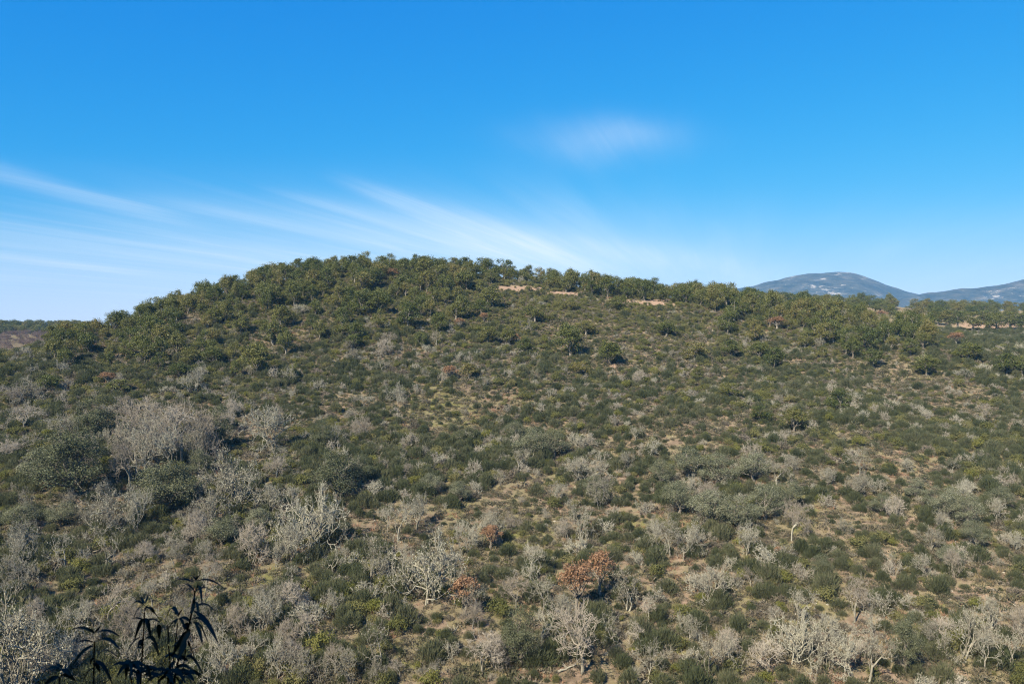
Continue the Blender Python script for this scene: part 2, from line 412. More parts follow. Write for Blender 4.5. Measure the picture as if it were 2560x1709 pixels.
def build_hill():
    rows = np.concatenate([np.arange(34, 70, 2.0), np.arange(70, 170, 1.1), np.arange(170, 320, 1.6), np.arange(320, 761, 5.0)])
    cols = np.linspace(-1.12, 1.12, 330)
    uu, yy = np.meshgrid(cols, rows, indexing='ij'); xx = uu * yy
    zz = ground(xx, yy)
    V = np.stack([xx, yy, zz], -1).reshape(-1, 3); nr = len(rows)
    i, j = np.meshgrid(np.arange(len(cols) - 1), np.arange(nr - 1), indexing='ij'); a = (i * nr + j).ravel()
    me = mesh_np('hillside', V, np.stack([a, a + nr, a + nr + 1, a + 1], 1), [M['ground']], smooth=True)
    px, py = pix(V[:, 0], V[:, 1], V[:, 2])
    vis = (V[:, 1] < 560)
    for nm, L in (('grass', GRASS), ('soil', SOIL)):
        at = me.attributes.new(nm, 'FLOAT', 'POINT'); at.data.foreach_set('value', (mask(px, py, L, nm == 'soil') * vis).astype(np.float32))
    tag(obj('hillside', me), kind='structure')


build_hill()


def build_near_bank():
    """the bank the photographer stands on: it falls away below the frame and rises behind, shading the plant"""
    xs = np.linspace(-150, 150, 121); ys = np.concatenate([np.linspace(-60, -10, 16), np.linspace(-9, 6, 46), np.linspace(7, 44, 26)])
    X, Y = np.meshgrid(xs, ys, indexing='ij')
    z = np.where(Y > 1.0, -1.75 - 0.92 * (Y - 1.0), -1.75)
    z = np.where(Y < -0.8, -1.75 + np.minimum(2.1 * (-0.8 - Y), 15 + 0.05 * (-Y)), z)
    z = np.maximum(z, -40.0)
    z = z + (fbm(X / 5, Y / 5, 3) - 0.5) * np.clip((np.abs(Y) - 0.5) / 6, 0.03, 1.0) * 1.6 - np.clip((Y - 30) / 14, 0, 1) * 2.5
    V = np.stack([X, Y, z], -1).reshape(-1, 3); nr = len(ys)
    i, j = np.meshgrid(np.arange(len(xs) - 1), np.arange(nr - 1), indexing='ij'); a = (i * nr + j).ravel()
    me = mesh_np('near_bank', V, np.stack([a, a + nr, a + nr + 1, a + 1], 1), [M['ground']], smooth=True)
    tag(obj('near_bank', me), kind='structure')


build_near_bank()


def build_far():
    # plain that carries everything out to the mountains
    th = np.linspace(0, 2 * np.pi, 97)[:-1]; rr = np.array([20.0, 300, 800, 1500, 2600, 3600, 4600])
    V = np.stack([np.outer(rr, np.cos(th)), np.outer(rr, np.sin(th)), np.full((len(rr), 96), -52.0)], -1).reshape(-1, 3)
    F = []
    for i in range(len(rr) - 1):
        for j in range(96):
            k = (j + 1) % 96; F.append((i * 96 + j, i * 96 + k, (i + 1) * 96 + k, (i + 1) * 96 + j))
    # fill the centre
    F3 = np.array([(0, k, k + 1) for k in range(1, 95)])
    tag(obj('valley_plain', mesh_np('valley_plain', V, [np.array(F), F3], [M['mountain']])), kind='structure')

    def mountain(name, sky, D, front, back, rough, rocks):
        sx = np.array([ray(p[0], p[1])[0] for p in sky]); sw = np.array([ray(p[0], p[1])[1] for p in sky])
        us = np.linspace(sx[0], sx[-1], 260); rs = np.linspace(-1, 1, 91)
        w = blur(np.interp(us, sx, sw)[:, None], 4.0, 0)[:, 0]
        Vs = []
        Yg = np.where(rs[None] < 0, D + rs[None] * front, D + rs[None] * back) + 0 * us[:, None]
        Xg = us[:, None] * D * (0.35 + 0.65 * Yg / D)
        top = (w * D)[:, None]
        prof = np.where(rs < 0, 1 - np.abs(rs) ** 1.25, 1 - rs ** 1.5)[None]
        rel = (fbm(Xg / 260, Yg / 340, 5) - 0.5)
        z = -60 + (top + 60) * prof + rel * rough * (1 - prof) ** 0.5 * 1.6 + (fbm(Xg / 60, Yg / 60, 3) - 0.5) * rough * 0.16
        edge = np.clip(np.minimum(us - us[0], us[-1] - us) / 0.03, 0, 1)[:, None]
        z = -60 + (z + 60) * edge
        V = np.stack([Xg, Yg, z], -1).reshape(-1, 3); nr = len(rs)
        i, j = np.meshgrid(np.arange(len(us) - 1), np.arange(nr - 1), indexing='ij'); a = (i * nr + j).ravel()
        me = mesh_np(name, V, np.stack([a, a + nr, a + nr + 1, a + 1], 1), [M['mountain']], smooth=True)
        px, py = pix(V[:, 0], V[:, 1], V[:, 2])
        at = me.attributes.new('rock', 'FLOAT', 'POINT'); at.data.foreach_set('value', (mask(px, py, rocks) * (V[:, 1] < D + 60)).astype(np.float32))
        tag(obj(name, me), kind='structure')
    mountain('rocky_mountain', [(1640, 745), (1715, 707), (1750, 713), (1800, 728), (1850, 722), (1900, 711), (1950, 697), (2000, 687), (2050, 681), (2100, 679), (2130, 681), (2160, 691), (2200, 706), (2250, 724), (2310, 741), (2420, 775), (2600, 800)],
             3400, 800, 800, 60,
             [(2035, 714, 28, 9), (2075, 726, 30, 8), (2108, 721, 8, 10), (2097, 684, 10, 6), (2130, 683, 14, 4), (2055, 698, 8, 4), (1963, 710, 7, 5), (2160, 697, 8, 4), (1990, 703, 6, 3)])
    mountain('long_mountain', [(2150, 800), (2230, 752), (2290, 737), (2350, 728), (2410, 722), (2460, 719), (2510, 711), (2560, 699), (2640, 678), (2760, 662), (2900, 690), (3100, 740), (3300, 790)],
             3000, 700, 800, 70, [(2480, 738, 30, 6), (2540, 722, 24, 5), (2470, 728, 20, 3), (2560, 735, 30, 6)])
    mountain('low_blue_hill', [(-500, 815), (-200, 800), (20, 815), (90, 807), (135, 803), (170, 804), (240, 812), (340, 826), (480, 850)], 3700, 600, 600, 35, [])


build_far()


def build_haze():
    me = bpy.data.meshes.new('haze')
    x0, x1, y0, y1, z0, z1 = -4700, 4700, -4700, 4700, -63, 300
    v = [(x, y, z) for z in (z0, z1) for (x, y) in ((x0, y0), (x1, y0), (x1, y1), (x0, y1))]
    me.from_pydata(v, [], [(3, 2, 1, 0), (4, 5, 6, 7), (0, 1, 5, 4), (1, 2, 6, 5), (2, 3, 7, 6), (3, 0, 4, 7)])
    m, t = new_mat('blue_air')
    pv = t.node('ShaderNodeVolumePrincipled', ins={'Color': (0.26, 0.58, 1.0, 1), 'Density': 0.00011, 'Anisotropy': -0.2})
    o = t.node('ShaderNodeOutputMaterial'); t.l.new(pv.outputs[0], o.inputs['Volume'])
    me.materials.append(m)
    tag(obj('haze', me), 'thin blue air between the near hill and the far mountains', kind='stuff')


build_haze()

# ------------------------------------------------------------------ plant meshes
def dome_points(r, n, c, rad, flat=0.75, sub=14, spread=0.24, lower=-0.35):
    """leaf points in sub-clumps on a blob's shell"""
    d = r.normal(0, 1, (sub, 3)); d[:, 2] = np.abs(d[:, 2]) * np.where(r.random(sub) < 0.78, 1, lower / 0.35 * 1.0)
    d /= np.linalg.norm(d, axis=1, keepdims=True)
    sc = d * r.uniform(0.72, 1.0, (sub, 1))
    k = r.integers(0, sub, n)
    P = sc[k] + r.normal(0, spread, (n, 3))
    N = d[k] + (P - sc[k]) * 1.2
    P = P * np.array([1, 1, flat]) * rad + c
    return P, N


def gnarl(r, a, b, n, amp):
    t = np.linspace(0, 1, n)[:, None]; p = a + (b - a) * t
    p[1:-1] += r.normal(0, amp, (n - 2, 3))
    return p


def oak_arrays(seed, style):
    r = np.random.default_rng(seed)
    H = 7.0
    tk = Acc(); cr = Acc()
    if style == 'cork': fork, nb, br, lf, npb, R, flat, zc = r.uniform(1.2, 1.9), int(r.integers(12, 17)), (0.75, 1.40), 0.23, 300, r.uniform(2.2, 2.7), 0.88, 3.8
    elif style == 'holm': fork, nb, br, lf, npb, R, flat, zc = 1.0, 17, (0.9, 1.55), 0.135, 820, 2.5, 0.85, 3.7
    elif style == 'grey': fork, nb, br, lf, npb, R, flat, zc = 1.2, 16, (0.9, 1.4), 0.14, 600, 2.6, 0.85, 3.9
    else: fork, nb, br, lf, npb, R, flat, zc = 1.9, 12, (0.7, 1.25), 0.24, 190, 2.2, 0.8, 4.3
    lean = r.normal(0, 0.25, 2)
    f0 = np.array([lean[0], lean[1], fork])
    V, F = tube(gnarl(r, np.array([0, 0, -0.5]), f0, 5, 0.07), np.linspace(0.27, 0.19, 5), 7); tk.add(V, F)
    cs = []
    for k in range(nb):
        a = k * 2.4 + r.uniform(-0.4, 0.4); q = math.sqrt((k + 0.6) / nb)
        hz = (1 - q * q * 0.85)
        zlo = zc - {'holm': 1.9, 'cork': 1.3, 'grey': 1.5}.get(style, 0.9)
        c = np.array([math.cos(a) * q * R * 0.85, math.sin(a) * q * R * 0.85, zlo + hz * (6.2 - zlo) * r.uniform(0.75, 1.05)])
        if style == 'holm' and r.random() < 0.35: c[2] = r.uniform(1.4, 3.0)
        if style in ('cork', 'grey') and r.random() < 0.30: c[2] = r.uniform(1.7, 3.2)
        c[:2] += lean; cs.append(c)
        if k % 2 == 0 or style == 'russet':
            V, F = tube(gnarl(r, f0 - [0, 0, 0.15], c - [0, 0, 0.2], 5, 0.16), np.linspace(0.13, 0.04, 5), 5); tk.add(V, F)
            for _ in range(2):
                e = c + r.normal(0, 0.8, 3)
                V, F = tube(gnarl(r, f0 + (c - f0) * 0.6, e, 4, 0.12), np.linspace(0.06, 0.02, 4), 3); tk.add(V, F)
        rad = r.uniform(*br)
        P, N = dome_points(r, int(npb * r.uniform(0.7, 1.25)), c, rad, flat, int(10 + 5 * rad))
        V, F = leaves(P, N, lf, 1.0, r); cr.add(V, F)
    return tk.arr(), cr.arr()


def bare_arrays(seed, style):
    """leafless tree: gnarled branches, pale with lichen, or a haze of fine brown twigs"""
    r = np.random.default_rng(seed)
    tk = Acc(); br = Acc(); li = Acc()
    maxd = {'lichen': 6, 'twiggy': 6, 'shrub': 4}[style]
    stack = []
    if style == 'shrub':
        for _ in range(6):
            d = np.array([r.normal(0, 0.6), r.normal(0, 0.6), 1.0]); stack.append((np.array([r.normal(0, .1), r.normal(0, .1), -0.1]), d / np.linalg.norm(d), 0.65, 0.035, 1))
    else:
        ns = 1 + int(r.random() * 2.6)
        for k in range(ns):
            d = np.array([r.normal(0, 0.14), r.normal(0, 0.14), 1.0])
            stack.append((np.array([k * 0.35, 0, -0.4]), d / np.linalg.norm(d), r.uniform(1.0, 1.7) / (1 + 0.1 * k), 0.145 / ns ** 0.5, 0))
    rmin = {'lichen': 0.021, 'twiggy': 0.015, 'shrub': 0.014}[style]
    LP = []
    while stack:
        p, d, L, rad, dep = stack.pop()
        n = 4 if dep < 5 else 3
        pts = [p]; dd = d.copy()
        for _ in range(n - 1):
            dd = dd + r.normal(0, 0.32 if dep else 0.10, 3); dd[2] += 0.04; dd /= np.linalg.norm(dd)
            pts.append(pts[-1] + dd * L / (n - 1))
        pts = np.array(pts); rmin_ = rmin * (0.55 if style == 'lichen' and dep >= 5 else 1.0); r1 = max(rad * 0.68, rmin_)
        V, F = tube(pts, np.linspace(max(rad, rmin_), r1 if dep < maxd else rmin_ * 0.5, n), 6 if dep == 0 else (4 if dep < 3 else 3))
        (tk if dep < 2 else br).add(V, F)
        if dep >= 2 and style != 'twiggy' or dep in (2, 3):
            m = 2
            tt = r.random(m) * (n - 1.001); i = tt.astype(int)
            LP.append(pts[i] + (pts[i + 1] - pts[i]) * (tt - i)[:, None] + r.normal(0, 0.03, (m, 3)))
        if dep < maxd:
            nc = ({'lichen': 2, 'twiggy': 2, 'shrub': 3}[style] + int(r.random() < (0.75 if style == 'twiggy' else 0.5))) if dep > 0 else int(r.integers(3, 5))
            for c in range(nc):
                s = 1.0 if c < 2 else r.uniform(0.45, 0.9)
                i = s * (n - 1); ii = min(int(i), n - 2); q = pts[ii] + (pts[ii + 1] - pts[ii]) * (i - ii)
                ax = np.cross(dd, r.normal(0, 1, 3)); ax /= np.linalg.norm(ax)
                ang = r.uniform(0.35, 1.0) if dep else r.uniform(0.35, 0.9)
                nd = dd * math.cos(ang) + ax * math.sin(ang); nd[2] += 0.10 if style != 'twiggy' else 0.05
                nd /= np.linalg.norm(nd)
                stack.append((q, nd, L * r.uniform(0.62, 0.92), r1 * (0.85 if c < 2 else 0.6), dep + 1))
    LP = np.concatenate(LP); V, F = leaves(LP, r.normal(0, 1, LP.shape), 0.055, 1.6, r); li.add(V, F)
    if style == 'shrub': tk.add(*tube([(0, 0, -.1), (0, 0, .1)], [.03, .03], 3))
    return tk.arr(), br.arr(), li.arr()


def shrub_arrays(seed, style):
    r = np.random.default_rng(seed)
    ac = Acc()
    if style == 'broom':        # many upright green switches in a dome
        n = 950
        a = r.random(n) * 6.283; q = np.sqrt(r.random(n)); h = np.sqrt(np.maximum(0.0, 1 - q ** 2)) * 0.72 + 0.22
        lob = 1 + 0.22 * np.sin(a * 3 + r.uniform(0, 6)) + 0.12 * np.sin(a * 5 + r.uniform(0, 6)) + r.normal(0, .08, n)
        top = np.stack([np.cos(a) * q * 0.95 * lob, np.sin(a) * q * 0.95 * lob, h * r.uniform(0.45, 1.12, n) * (0.8 + 0.3 * lob)], 1)
        d = np.stack([np.cos(a) * q * 0.8, np.sin(a) * q * 0.8, np.full(n, 0.9)], 1) + r.normal(0, 0.28, (n, 3)); d /= np.linalg.norm(d, axis=1, keepdims=True)
        s = np.cross(d, r.normal(0, 1, (n, 3))); s /= np.linalg.norm(s, axis=1, keepdims=True)
        L = r.uniform(0.18, 0.38, n)[:, None]; w = r.uniform(0.012, 0.030, n)[:, None]
        V = np.stack([top - d * L - s * w, top - d * L + s * w, top + s * w * 0.5, top - s * w * 0.3 + d * 0.06], 1).reshape(-1, 3)
        ac.add(V, np.arange(4 * n).reshape(n, 4))
    elif style == 'bush':       # leafy lumps
        for k in range(7):
            a = k * 2.4; q = math.sqrt((k + .3) / 7) * 0.62
            c = np.array([math.cos(a) * q, math.sin(a) * q, 0.25 + 0.5 * (1 - q) * r.uniform(0.7, 1.1)]); rad = r.uniform(0.32, 0.5)
            P, N = dome_points(r, 170, c, rad, 0.85, 11, 0.28); P[:, 2] = np.maximum(P[:, 2], 0.02)
            ac.add(*leaves(P, N, 0.095, 1.2, r))
    else:                       # heather: low, open, brownish
        n = 330
        a = r.random(n) * 6.283; q = np.sqrt(r.random(n)); h = (1 - q ** 2) * 0.55 + 0.18
        P = np.stack([np.cos(a) * q, np.sin(a) * q, h * r.uniform(0.3, 1.15, n)], 1) + r.normal(0, 0.05, (n, 3))
        d = np.stack([np.cos(a) * q, np.sin(a) * q, np.full(n, 0.8)], 1) + r.normal(0, 0.5, (n, 3)); d /= np.linalg.norm(d, axis=1, keepdims=True)
        s = np.cross(d, r.normal(0, 1, (n, 3))); s /= np.linalg.norm(s, axis=1, keepdims=True); w = r.uniform(0.015, 0.04, n)[:, None]
        V = np.stack([P - d * 0.3 - s * w, P - d * 0.3 + s * w, P + s * w, P - s * w + d * 0.05], 1).reshape(-1, 3)
        ac.add(V, np.arange(4 * n).reshape(n, 4))
    return ac.arr()


def dwarf_arrays(seed):
    r = np.random.default_rng(seed); n = 80
    a = r.random(n) * 6.283; q = np.sqrt(r.random(n)); h = (1 - q ** 2) * 0.6 + 0.15
    P = np.stack([np.cos(a) * q, np.sin(a) * q, h * r.uniform(0.3, 1.15, n)], 1) + r.normal(0, 0.08, (n, 3))
    d = np.stack([np.cos(a) * q, np.sin(a) * q, np.full(n, 0.8)], 1) + r.normal(0, 0.5, (n, 3)); d /= np.linalg.norm(d, axis=1, keepdims=True)
    s = np.cross(d, r.normal(0, 1, (n, 3))); s /= np.linalg.norm(s, axis=1, keepdims=True); w = r.uniform(0.03, 0.08, n)[:, None]
    V = np.stack([P - d * 0.35 - s * w * .5, P - d * 0.3 + s * w, P + s * w * .6, P - s * w + d * 0.08], 1).reshape(-1, 3)
    return V, np.arange(4 * n).reshape(n, 4)


def tuft_arrays(seed, n, spread, hgt):
    r = np.random.default_rng(seed)
    a = r.random(n) * 6.283; q = r.random(n) * spread
    b = np.stack([np.cos(a) * q, np.sin(a) * q, np.full(n, -0.03)], 1)
    d = np.stack([np.cos(a) * 0.7, np.sin(a) * 0.7, np.ones(n)], 1) + r.normal(0, 0.35, (n, 3)); L = (hgt * r.uniform(0.5, 1.2, n))[:, None]
    s = np.cross(d, r.normal(0, 1, (n, 3))); s /= np.linalg.norm(s, axis=1, keepdims=True)
    w = 0.03
    V = np.stack([b - s * w, b + s * w, b + d * L], 1).reshape(-1, 3)
    return V, np.arange(3 * n).reshape(n, 3)


def both(name, parts, mats):
    """one mesh out of several (V, F) pairs, each with its material"""
    V = []; F = []; mi = []; n = 0
    for k, (v, f) in enumerate(parts):
        V.append(v); F.append(f + n); n += len(v); mi.append(np.full(len(f), k))
    return mesh_np(name, np.concatenate(V), np.concatenate(F), mats, np.concatenate(mi))


LIB = {}
for style, seeds, mt in (('cork', range(10, 19), 'oak'), ('holm', range(30, 34), 'holm'), ('grey', range(40, 45), 'grey_oak'), ('russet', range(50, 53), 'russet')):
    LIB[style] = []
    for s in seeds:
        (tv, tf), (cv, cf) = oak_arrays(s, style)
        LIB[style].append({'trunk': mesh_np('trunk', tv, tf, [M['bark']], smooth=True), 'crown': mesh_np('crown', cv, cf, [M[mt]]),
                           'H': float(np.percentile(cv[:, 2], 99.5)), 'W': float(np.percentile(np.abs(cv[:, :2]), 99)) * 2, 'raw': ((tv, tf), (cv, cf))})
for style, seeds in (('lichen', range(60, 67)), ('twiggy', range(70, 74)), ('dead_shrub', range(80, 84))):
    LIB[style] = []
    for s in seeds:
        (tv, tf), (bv, bf), (lv, lf) = bare_arrays(s, 'shrub' if style == 'dead_shrub' else style)
        bm = 'twig' if style == 'twiggy' else 'pale_bark'
        LIB[style].append({'trunk': mesh_np('trunk', tv, tf, [M['pale_bark']], smooth=True), 'crown': mesh_np('crown', bv, bf, [M[bm]]),
                           'lichen': mesh_np('lichen', lv, lf, [M['lichen']]), 'H': float(np.percentile(bv[:, 2], 99.5)), 'W': float(np.percentile(np.abs(bv[:, :2]), 99)) * 2,
                           'raw': ((tv, tf), (bv, bf), (lv, lf)), 'bm': bm})
SHR = {}
for kind, style, mt, seeds in (('broom', 'broom', 'broom', range(100, 106)), ('olive', 'bush', 'olive', range(110, 115)), ('heather', 'heather', 'heather', range(120, 125)), ('lime', 'bush', 'lime', range(130, 132))):
    SHR[kind] = [mesh_np(kind + '_shrub', *shrub_arrays(s, style), [M[mt]]) for s in seeds]
SHR['dead'] = [both('dead_shrub', L['raw'], [M['pale_bark'], M['twig'] if k % 2 else M['pale_bark'], M['lichen']]) for k, L in enumerate(LIB['dead_shrub'])]

# ------------------------------------------------------------------ landmarks used to tell alike plants apart in labels
LM = [(1475, 1440, 'the paired russet oaks at lower centre'), (414, 1215, 'the dark domed holm oak at lower left'), (1830, 1240, 'the grey-green oak grove'),
      (1457, 1600, 'the tall twiggy tree at bottom centre'), (768, 1300, 'the pale bare tree left of centre'), (430, 1570, 'the dark foreground plant'),
      (2128, 1620, 'the pale bare trees at bottom right'), (1115, 1030, 'the grassy clearing at mid slope'), (1523, 885, 'the lone oak below the ridge'),
      (1650, 755, 'the bare earth bank on the ridge'), (960, 660, 'the hilltop'), (140, 850, 'the low left end of the hill'), (1942, 808, 'the russet bush on the right shoulder'),
      (2480, 815, 'the open field at far right'), (410, 1080, 'the bare twiggy thicket at left'), (1985, 1045, 'the lone oak at mid right'), (60, 1600, 'the spreading bare tree at bottom left'),
      (1304, 1600, 'the holm oak at bottom centre'), (2322, 910, 'the dark oaks at right edge of the oakwood'), (860, 1190, 'the tall holm oak left of centre'),
      (2395, 1290, 'the grey oak clump at right'), (600, 760, 'the left shoulder of the hill'), (2050, 1440, 'the small oak at lower right'), (1345, 1110, 'the pale oak clump at centre')]
RANK = {}


def ordinal(n):
    return {1: 'nearest', 2: 'second', 3: 'third'}.get(n, '%d%s' % (n, 'th' if 10 <= n % 100 <= 20 else {1: 'st', 2: 'nd', 3: 'rd'}.get(n % 10, 'th')))


def place_labels(items, noun):
    """items: list of (object, px, py). unique wording: nth of its kind on one side of a landmark"""
    buckets = {}
    for o, x, y in items:
        d = [((x - a) ** 2 + ((y - b) * 1.2) ** 2) for a, b, _ in LM]; k = int(np.argmin(d)); dx, dy = x - LM[k][0], y - LM[k][1]
        side = ('right of' if dx > 0 else 'left of') if abs(dx) > abs(dy) else ('below' if dy > 0 else 'above')
        buckets.setdefault((k, side), []).append((d[k], o))
    for (k, side), L in buckets.items():
        L.sort(key=lambda q: q[0])
        for n, (_, o) in enumerate(L):
            o['label'] = f'{ordinal(n + 1)} {noun} {side} {LM[k][2]}'


# ------------------------------------------------------------------ trees
def put_tree(name, style, P, scale, rz, cat, group, variant, wx=1.0, lichen=True, parts_extra=None):
    L = LIB[style][variant % len(LIB[style])]
    e = bpy.data.objects.new(name, None); COL.objects.link(e)
    e.empty_display_size = 0.5
    e.location = P; e.rotation_euler = (0, 0, rz); e.scale = (scale * wx, scale * wx, scale)
    tag(e, cat=cat, group=group)
    obj('trunk', L['trunk'], e); c = obj('crown', L['crown'], e)
    if lichen and 'lichen' in L: tag(obj('lichen', L['lichen'], c), kind='stuff')
    return e


TREES = []     # (object, kind, px, py, custom label)
OCC = []       # X, Y, radius already taken by trees


def hero(x, y, h, style, w=None, cat=None, group=None, label=None, dmin=60.0, dmax=330.0, variant=None, P=None):
    """tree whose foot shows at photo px (x, y), about h px tall and w px wide"""
    P = hit(x, y, dmin, dmax) if P is None else P
    v = int(rng.integers(0, 99)) if variant is None else variant
    L = LIB[style][v % len(LIB[style])]
    s = h * P[1] / FPX / L['H']
    wx = 1.0 if w is None else float(np.clip(w * P[1] / FPX / (L['W'] * s), 0.6, 1.9))
    nm = {'cork': 'evergreen_oak', 'holm': 'holm_oak', 'grey': 'grey_green_oak', 'russet': 'russet_oak', 'lichen': 'bare_tree', 'twiggy': 'twiggy_tree'}[style]
    gr = group or {'cork': 'olive green oaks of the hill', 'holm': 'dense dark holm oaks on the lower slope', 'grey': 'grey green oaks on the lower slope', 'russet': 'oaks with russet leaves',
                   'lichen': 'pale leafless lichen covered trees', 'twiggy': 'leafless trees with fine brown twigs'}[style]
    e = put_tree(nm, style, P, s, float(rng.uniform(0, 6.28)), 'tree', gr, v, wx)
    TREES.append((e, style, x, y - h / 2, label)); OCC.append((P[0], P[1], L['W'] * s * wx * 0.42))
    return e


# dense evergreens of the lower slope
hero(414, 1278, 125, 'holm', 150, label='dark domed holm oak with deep shadow on its right at lower left')
hero(190, 1235, 165, 'holm', 190, label='broad grey green holm oak beside the bare thicket at left edge')
hero(120, 1215, 95, 'grey', 120)
hero(230, 1096, 105, 'holm', 95, label='dark holm oak standing just left of the bare twiggy thicket')
hero(545, 1125, 110, 'holm', 70, label='narrow dark green oak right of the bare twiggy thicket')
hero(800, 1125, 70, 'holm', 62)
hero(500, 1195, 70, 'holm', 70); hero(300, 1200, 62, 'holm', 60); hero(395, 1120, 60, 'holm', 55)
hero(842, 1249, 125, 'holm', 115, label='tall dark holm oak left of centre on the lower slope')
hero(900, 1215, 80, 'holm', 70)
hero(1304, 1668, 155, 'holm', 98, label='rounded holm oak with a dark right side at bottom centre')
hero(2263, 1684, 155, 'holm', 85, label='slender holm oak among the pale bare trees at bottom right')
hero(2050, 1452, 62, 'holm', 60, label='small dark holm oak standing alone in thin scrub at lower right')
for x, y, h, w in ((1700, 1285, 85, 95), (1770, 1318, 95, 105), (1850, 1335, 95, 105), (1915, 1305, 90, 100), (1965, 1275, 75, 80), (1790, 1215, 80, 100), (1715, 1195, 75, 90), (1885, 1205, 75, 95), (1650, 1215, 65, 70),
                   (1330, 1150, 78, 95), (1385, 1145, 70, 80), (1290, 1100, 45, 55), (2370, 1300, 80, 85), (2420, 1320, 85, 80), (2440, 1370, 70, 70), (2330, 1275, 60, 60), (2370, 1425, 60, 70), (2290, 1250, 55, 60),
                   (560, 1365, 70, 90), (640, 1330, 60, 70), (60, 1330, 70, 90), (150, 1320, 60, 80), (1150, 1255, 55, 55), (1080, 1235, 50, 60), (2200, 1285, 50, 60), (2500, 1275, 60, 70), (1480, 1230, 40, 60)):
    hero(x, y, h, 'grey', w)
# lone oaks on the middle slope
for x, y, h, w in ((1428, 892, 84, 78), (1662, 842, 42, 60), (1450, 940, 44, 58), (1172, 948, 42, 48), (1216, 862, 46, 52), (1271, 864, 42, 44), (1315, 884, 38, 48),
                   (1058, 873, 42, 38), (1337, 806, 44, 56), (1465, 840, 46, 52), (1432, 778, 26, 46), (1022, 822, 70, 62), (1157, 797, 60, 50), (1121, 745, 58, 56), (1234, 770, 54, 66), (1542, 774, 36, 54),
                   (857, 847, 56, 46), (883, 873, 40, 46), (1084, 762, 46, 44), (945, 790, 62, 66), (916, 780, 58, 52), (872, 782, 44, 44), (1737, 905, 50, 62), (1934, 922, 54, 58), (1898, 895, 40, 54),
                   (1828, 894, 46, 52), (2011, 873, 46, 50), (2059, 897, 30, 34), (2132, 895, 50, 52), (2183, 920, 50, 56), (2278, 890, 46, 46), (2322, 940, 56, 68), (2425, 902, 48, 68),
                   (2520, 942, 60, 60), (2556, 946, 60, 46), (2187, 857, 38, 44), (2308, 873, 40, 42), (2245, 844, 44, 50), (2227, 877, 36, 32), (1824, 997, 40, 56), (2095, 1028, 58, 62),
                   (1898, 1056, 40, 58), (1740, 950, 26, 32), (406, 905, 62, 52), (590, 945, 40, 34), (735, 950, 44, 28), (330, 870, 52, 62), (640, 925, 34, 40), (540, 905, 44, 46), (450, 950, 44, 66), (300, 985, 40, 66), (120, 985, 48, 62),
                   (210, 860, 52, 52), (1936, 794, 68, 56), (2007, 788, 58, 62), (2066, 800, 52, 84), (1890, 822, 34, 42), (1855, 795, 40, 50), (1790, 760, 56, 62), (1815, 765, 58, 60), (1750, 765, 44, 46)):
    hero(x, y, h, 'cork', w)
hero(1523, 912, 58, 'cork', 72, label='lone oak with pale trunk above a pink earth patch below the ridge')
hero(1985, 1082, 66, 'cork', 62, label='lone oak with a visible trunk standing at mid right slope')
# russet-leaved oaks
hero(1440, 1530, 125, 'russet', 95, variant=0, label='left one of the paired russet oaks at lower centre')
hero(1500, 1495, 118, 'russet', 85, variant=1, label='right one of the paired russet oaks at lower centre')
hero(1942, 825, 34, 'russet', 44, label='russet brown bush on the right shoulder of the hill')
hero(1150, 822, 26, 'russet', 30, label='small russet bush upper left of the central lone oaks')
hero(1210, 806, 24, 'russet', 24, label='small orange russet bush just below the hilltop oaks')
hero(1290, 862, 28, 'russet', 22, label='thin russet sapling between two round oaks at mid slope')
hero(1124, 951, 38, 'russet', 44, label='pinkish russet oak with thin trunk above the grassy clearing')
hero(2390, 862, 32, 'russet', 40, label='russet bush near the dark scrub at far right')
hero(2205, 792, 22, 'russet', 36, label='flat russet crown in front of the far right plateau')
hero(1165, 1540, 100, 'russet', 80, variant=2, label='smaller russet oak left of the paired russet oaks at lower centre')
hero(1225, 1375, 62, 'russet', 62, variant=2, label='small russet oak on slim trunk upslope of the paired russet oaks')
hero(1945, 1395, 30, 'russet', 26)
hero(270, 960, 30, 'russet', 42, label='low red brown bush among scrub on the left slope')
hero(980, 640 + 60, 30, 'russet', 40)

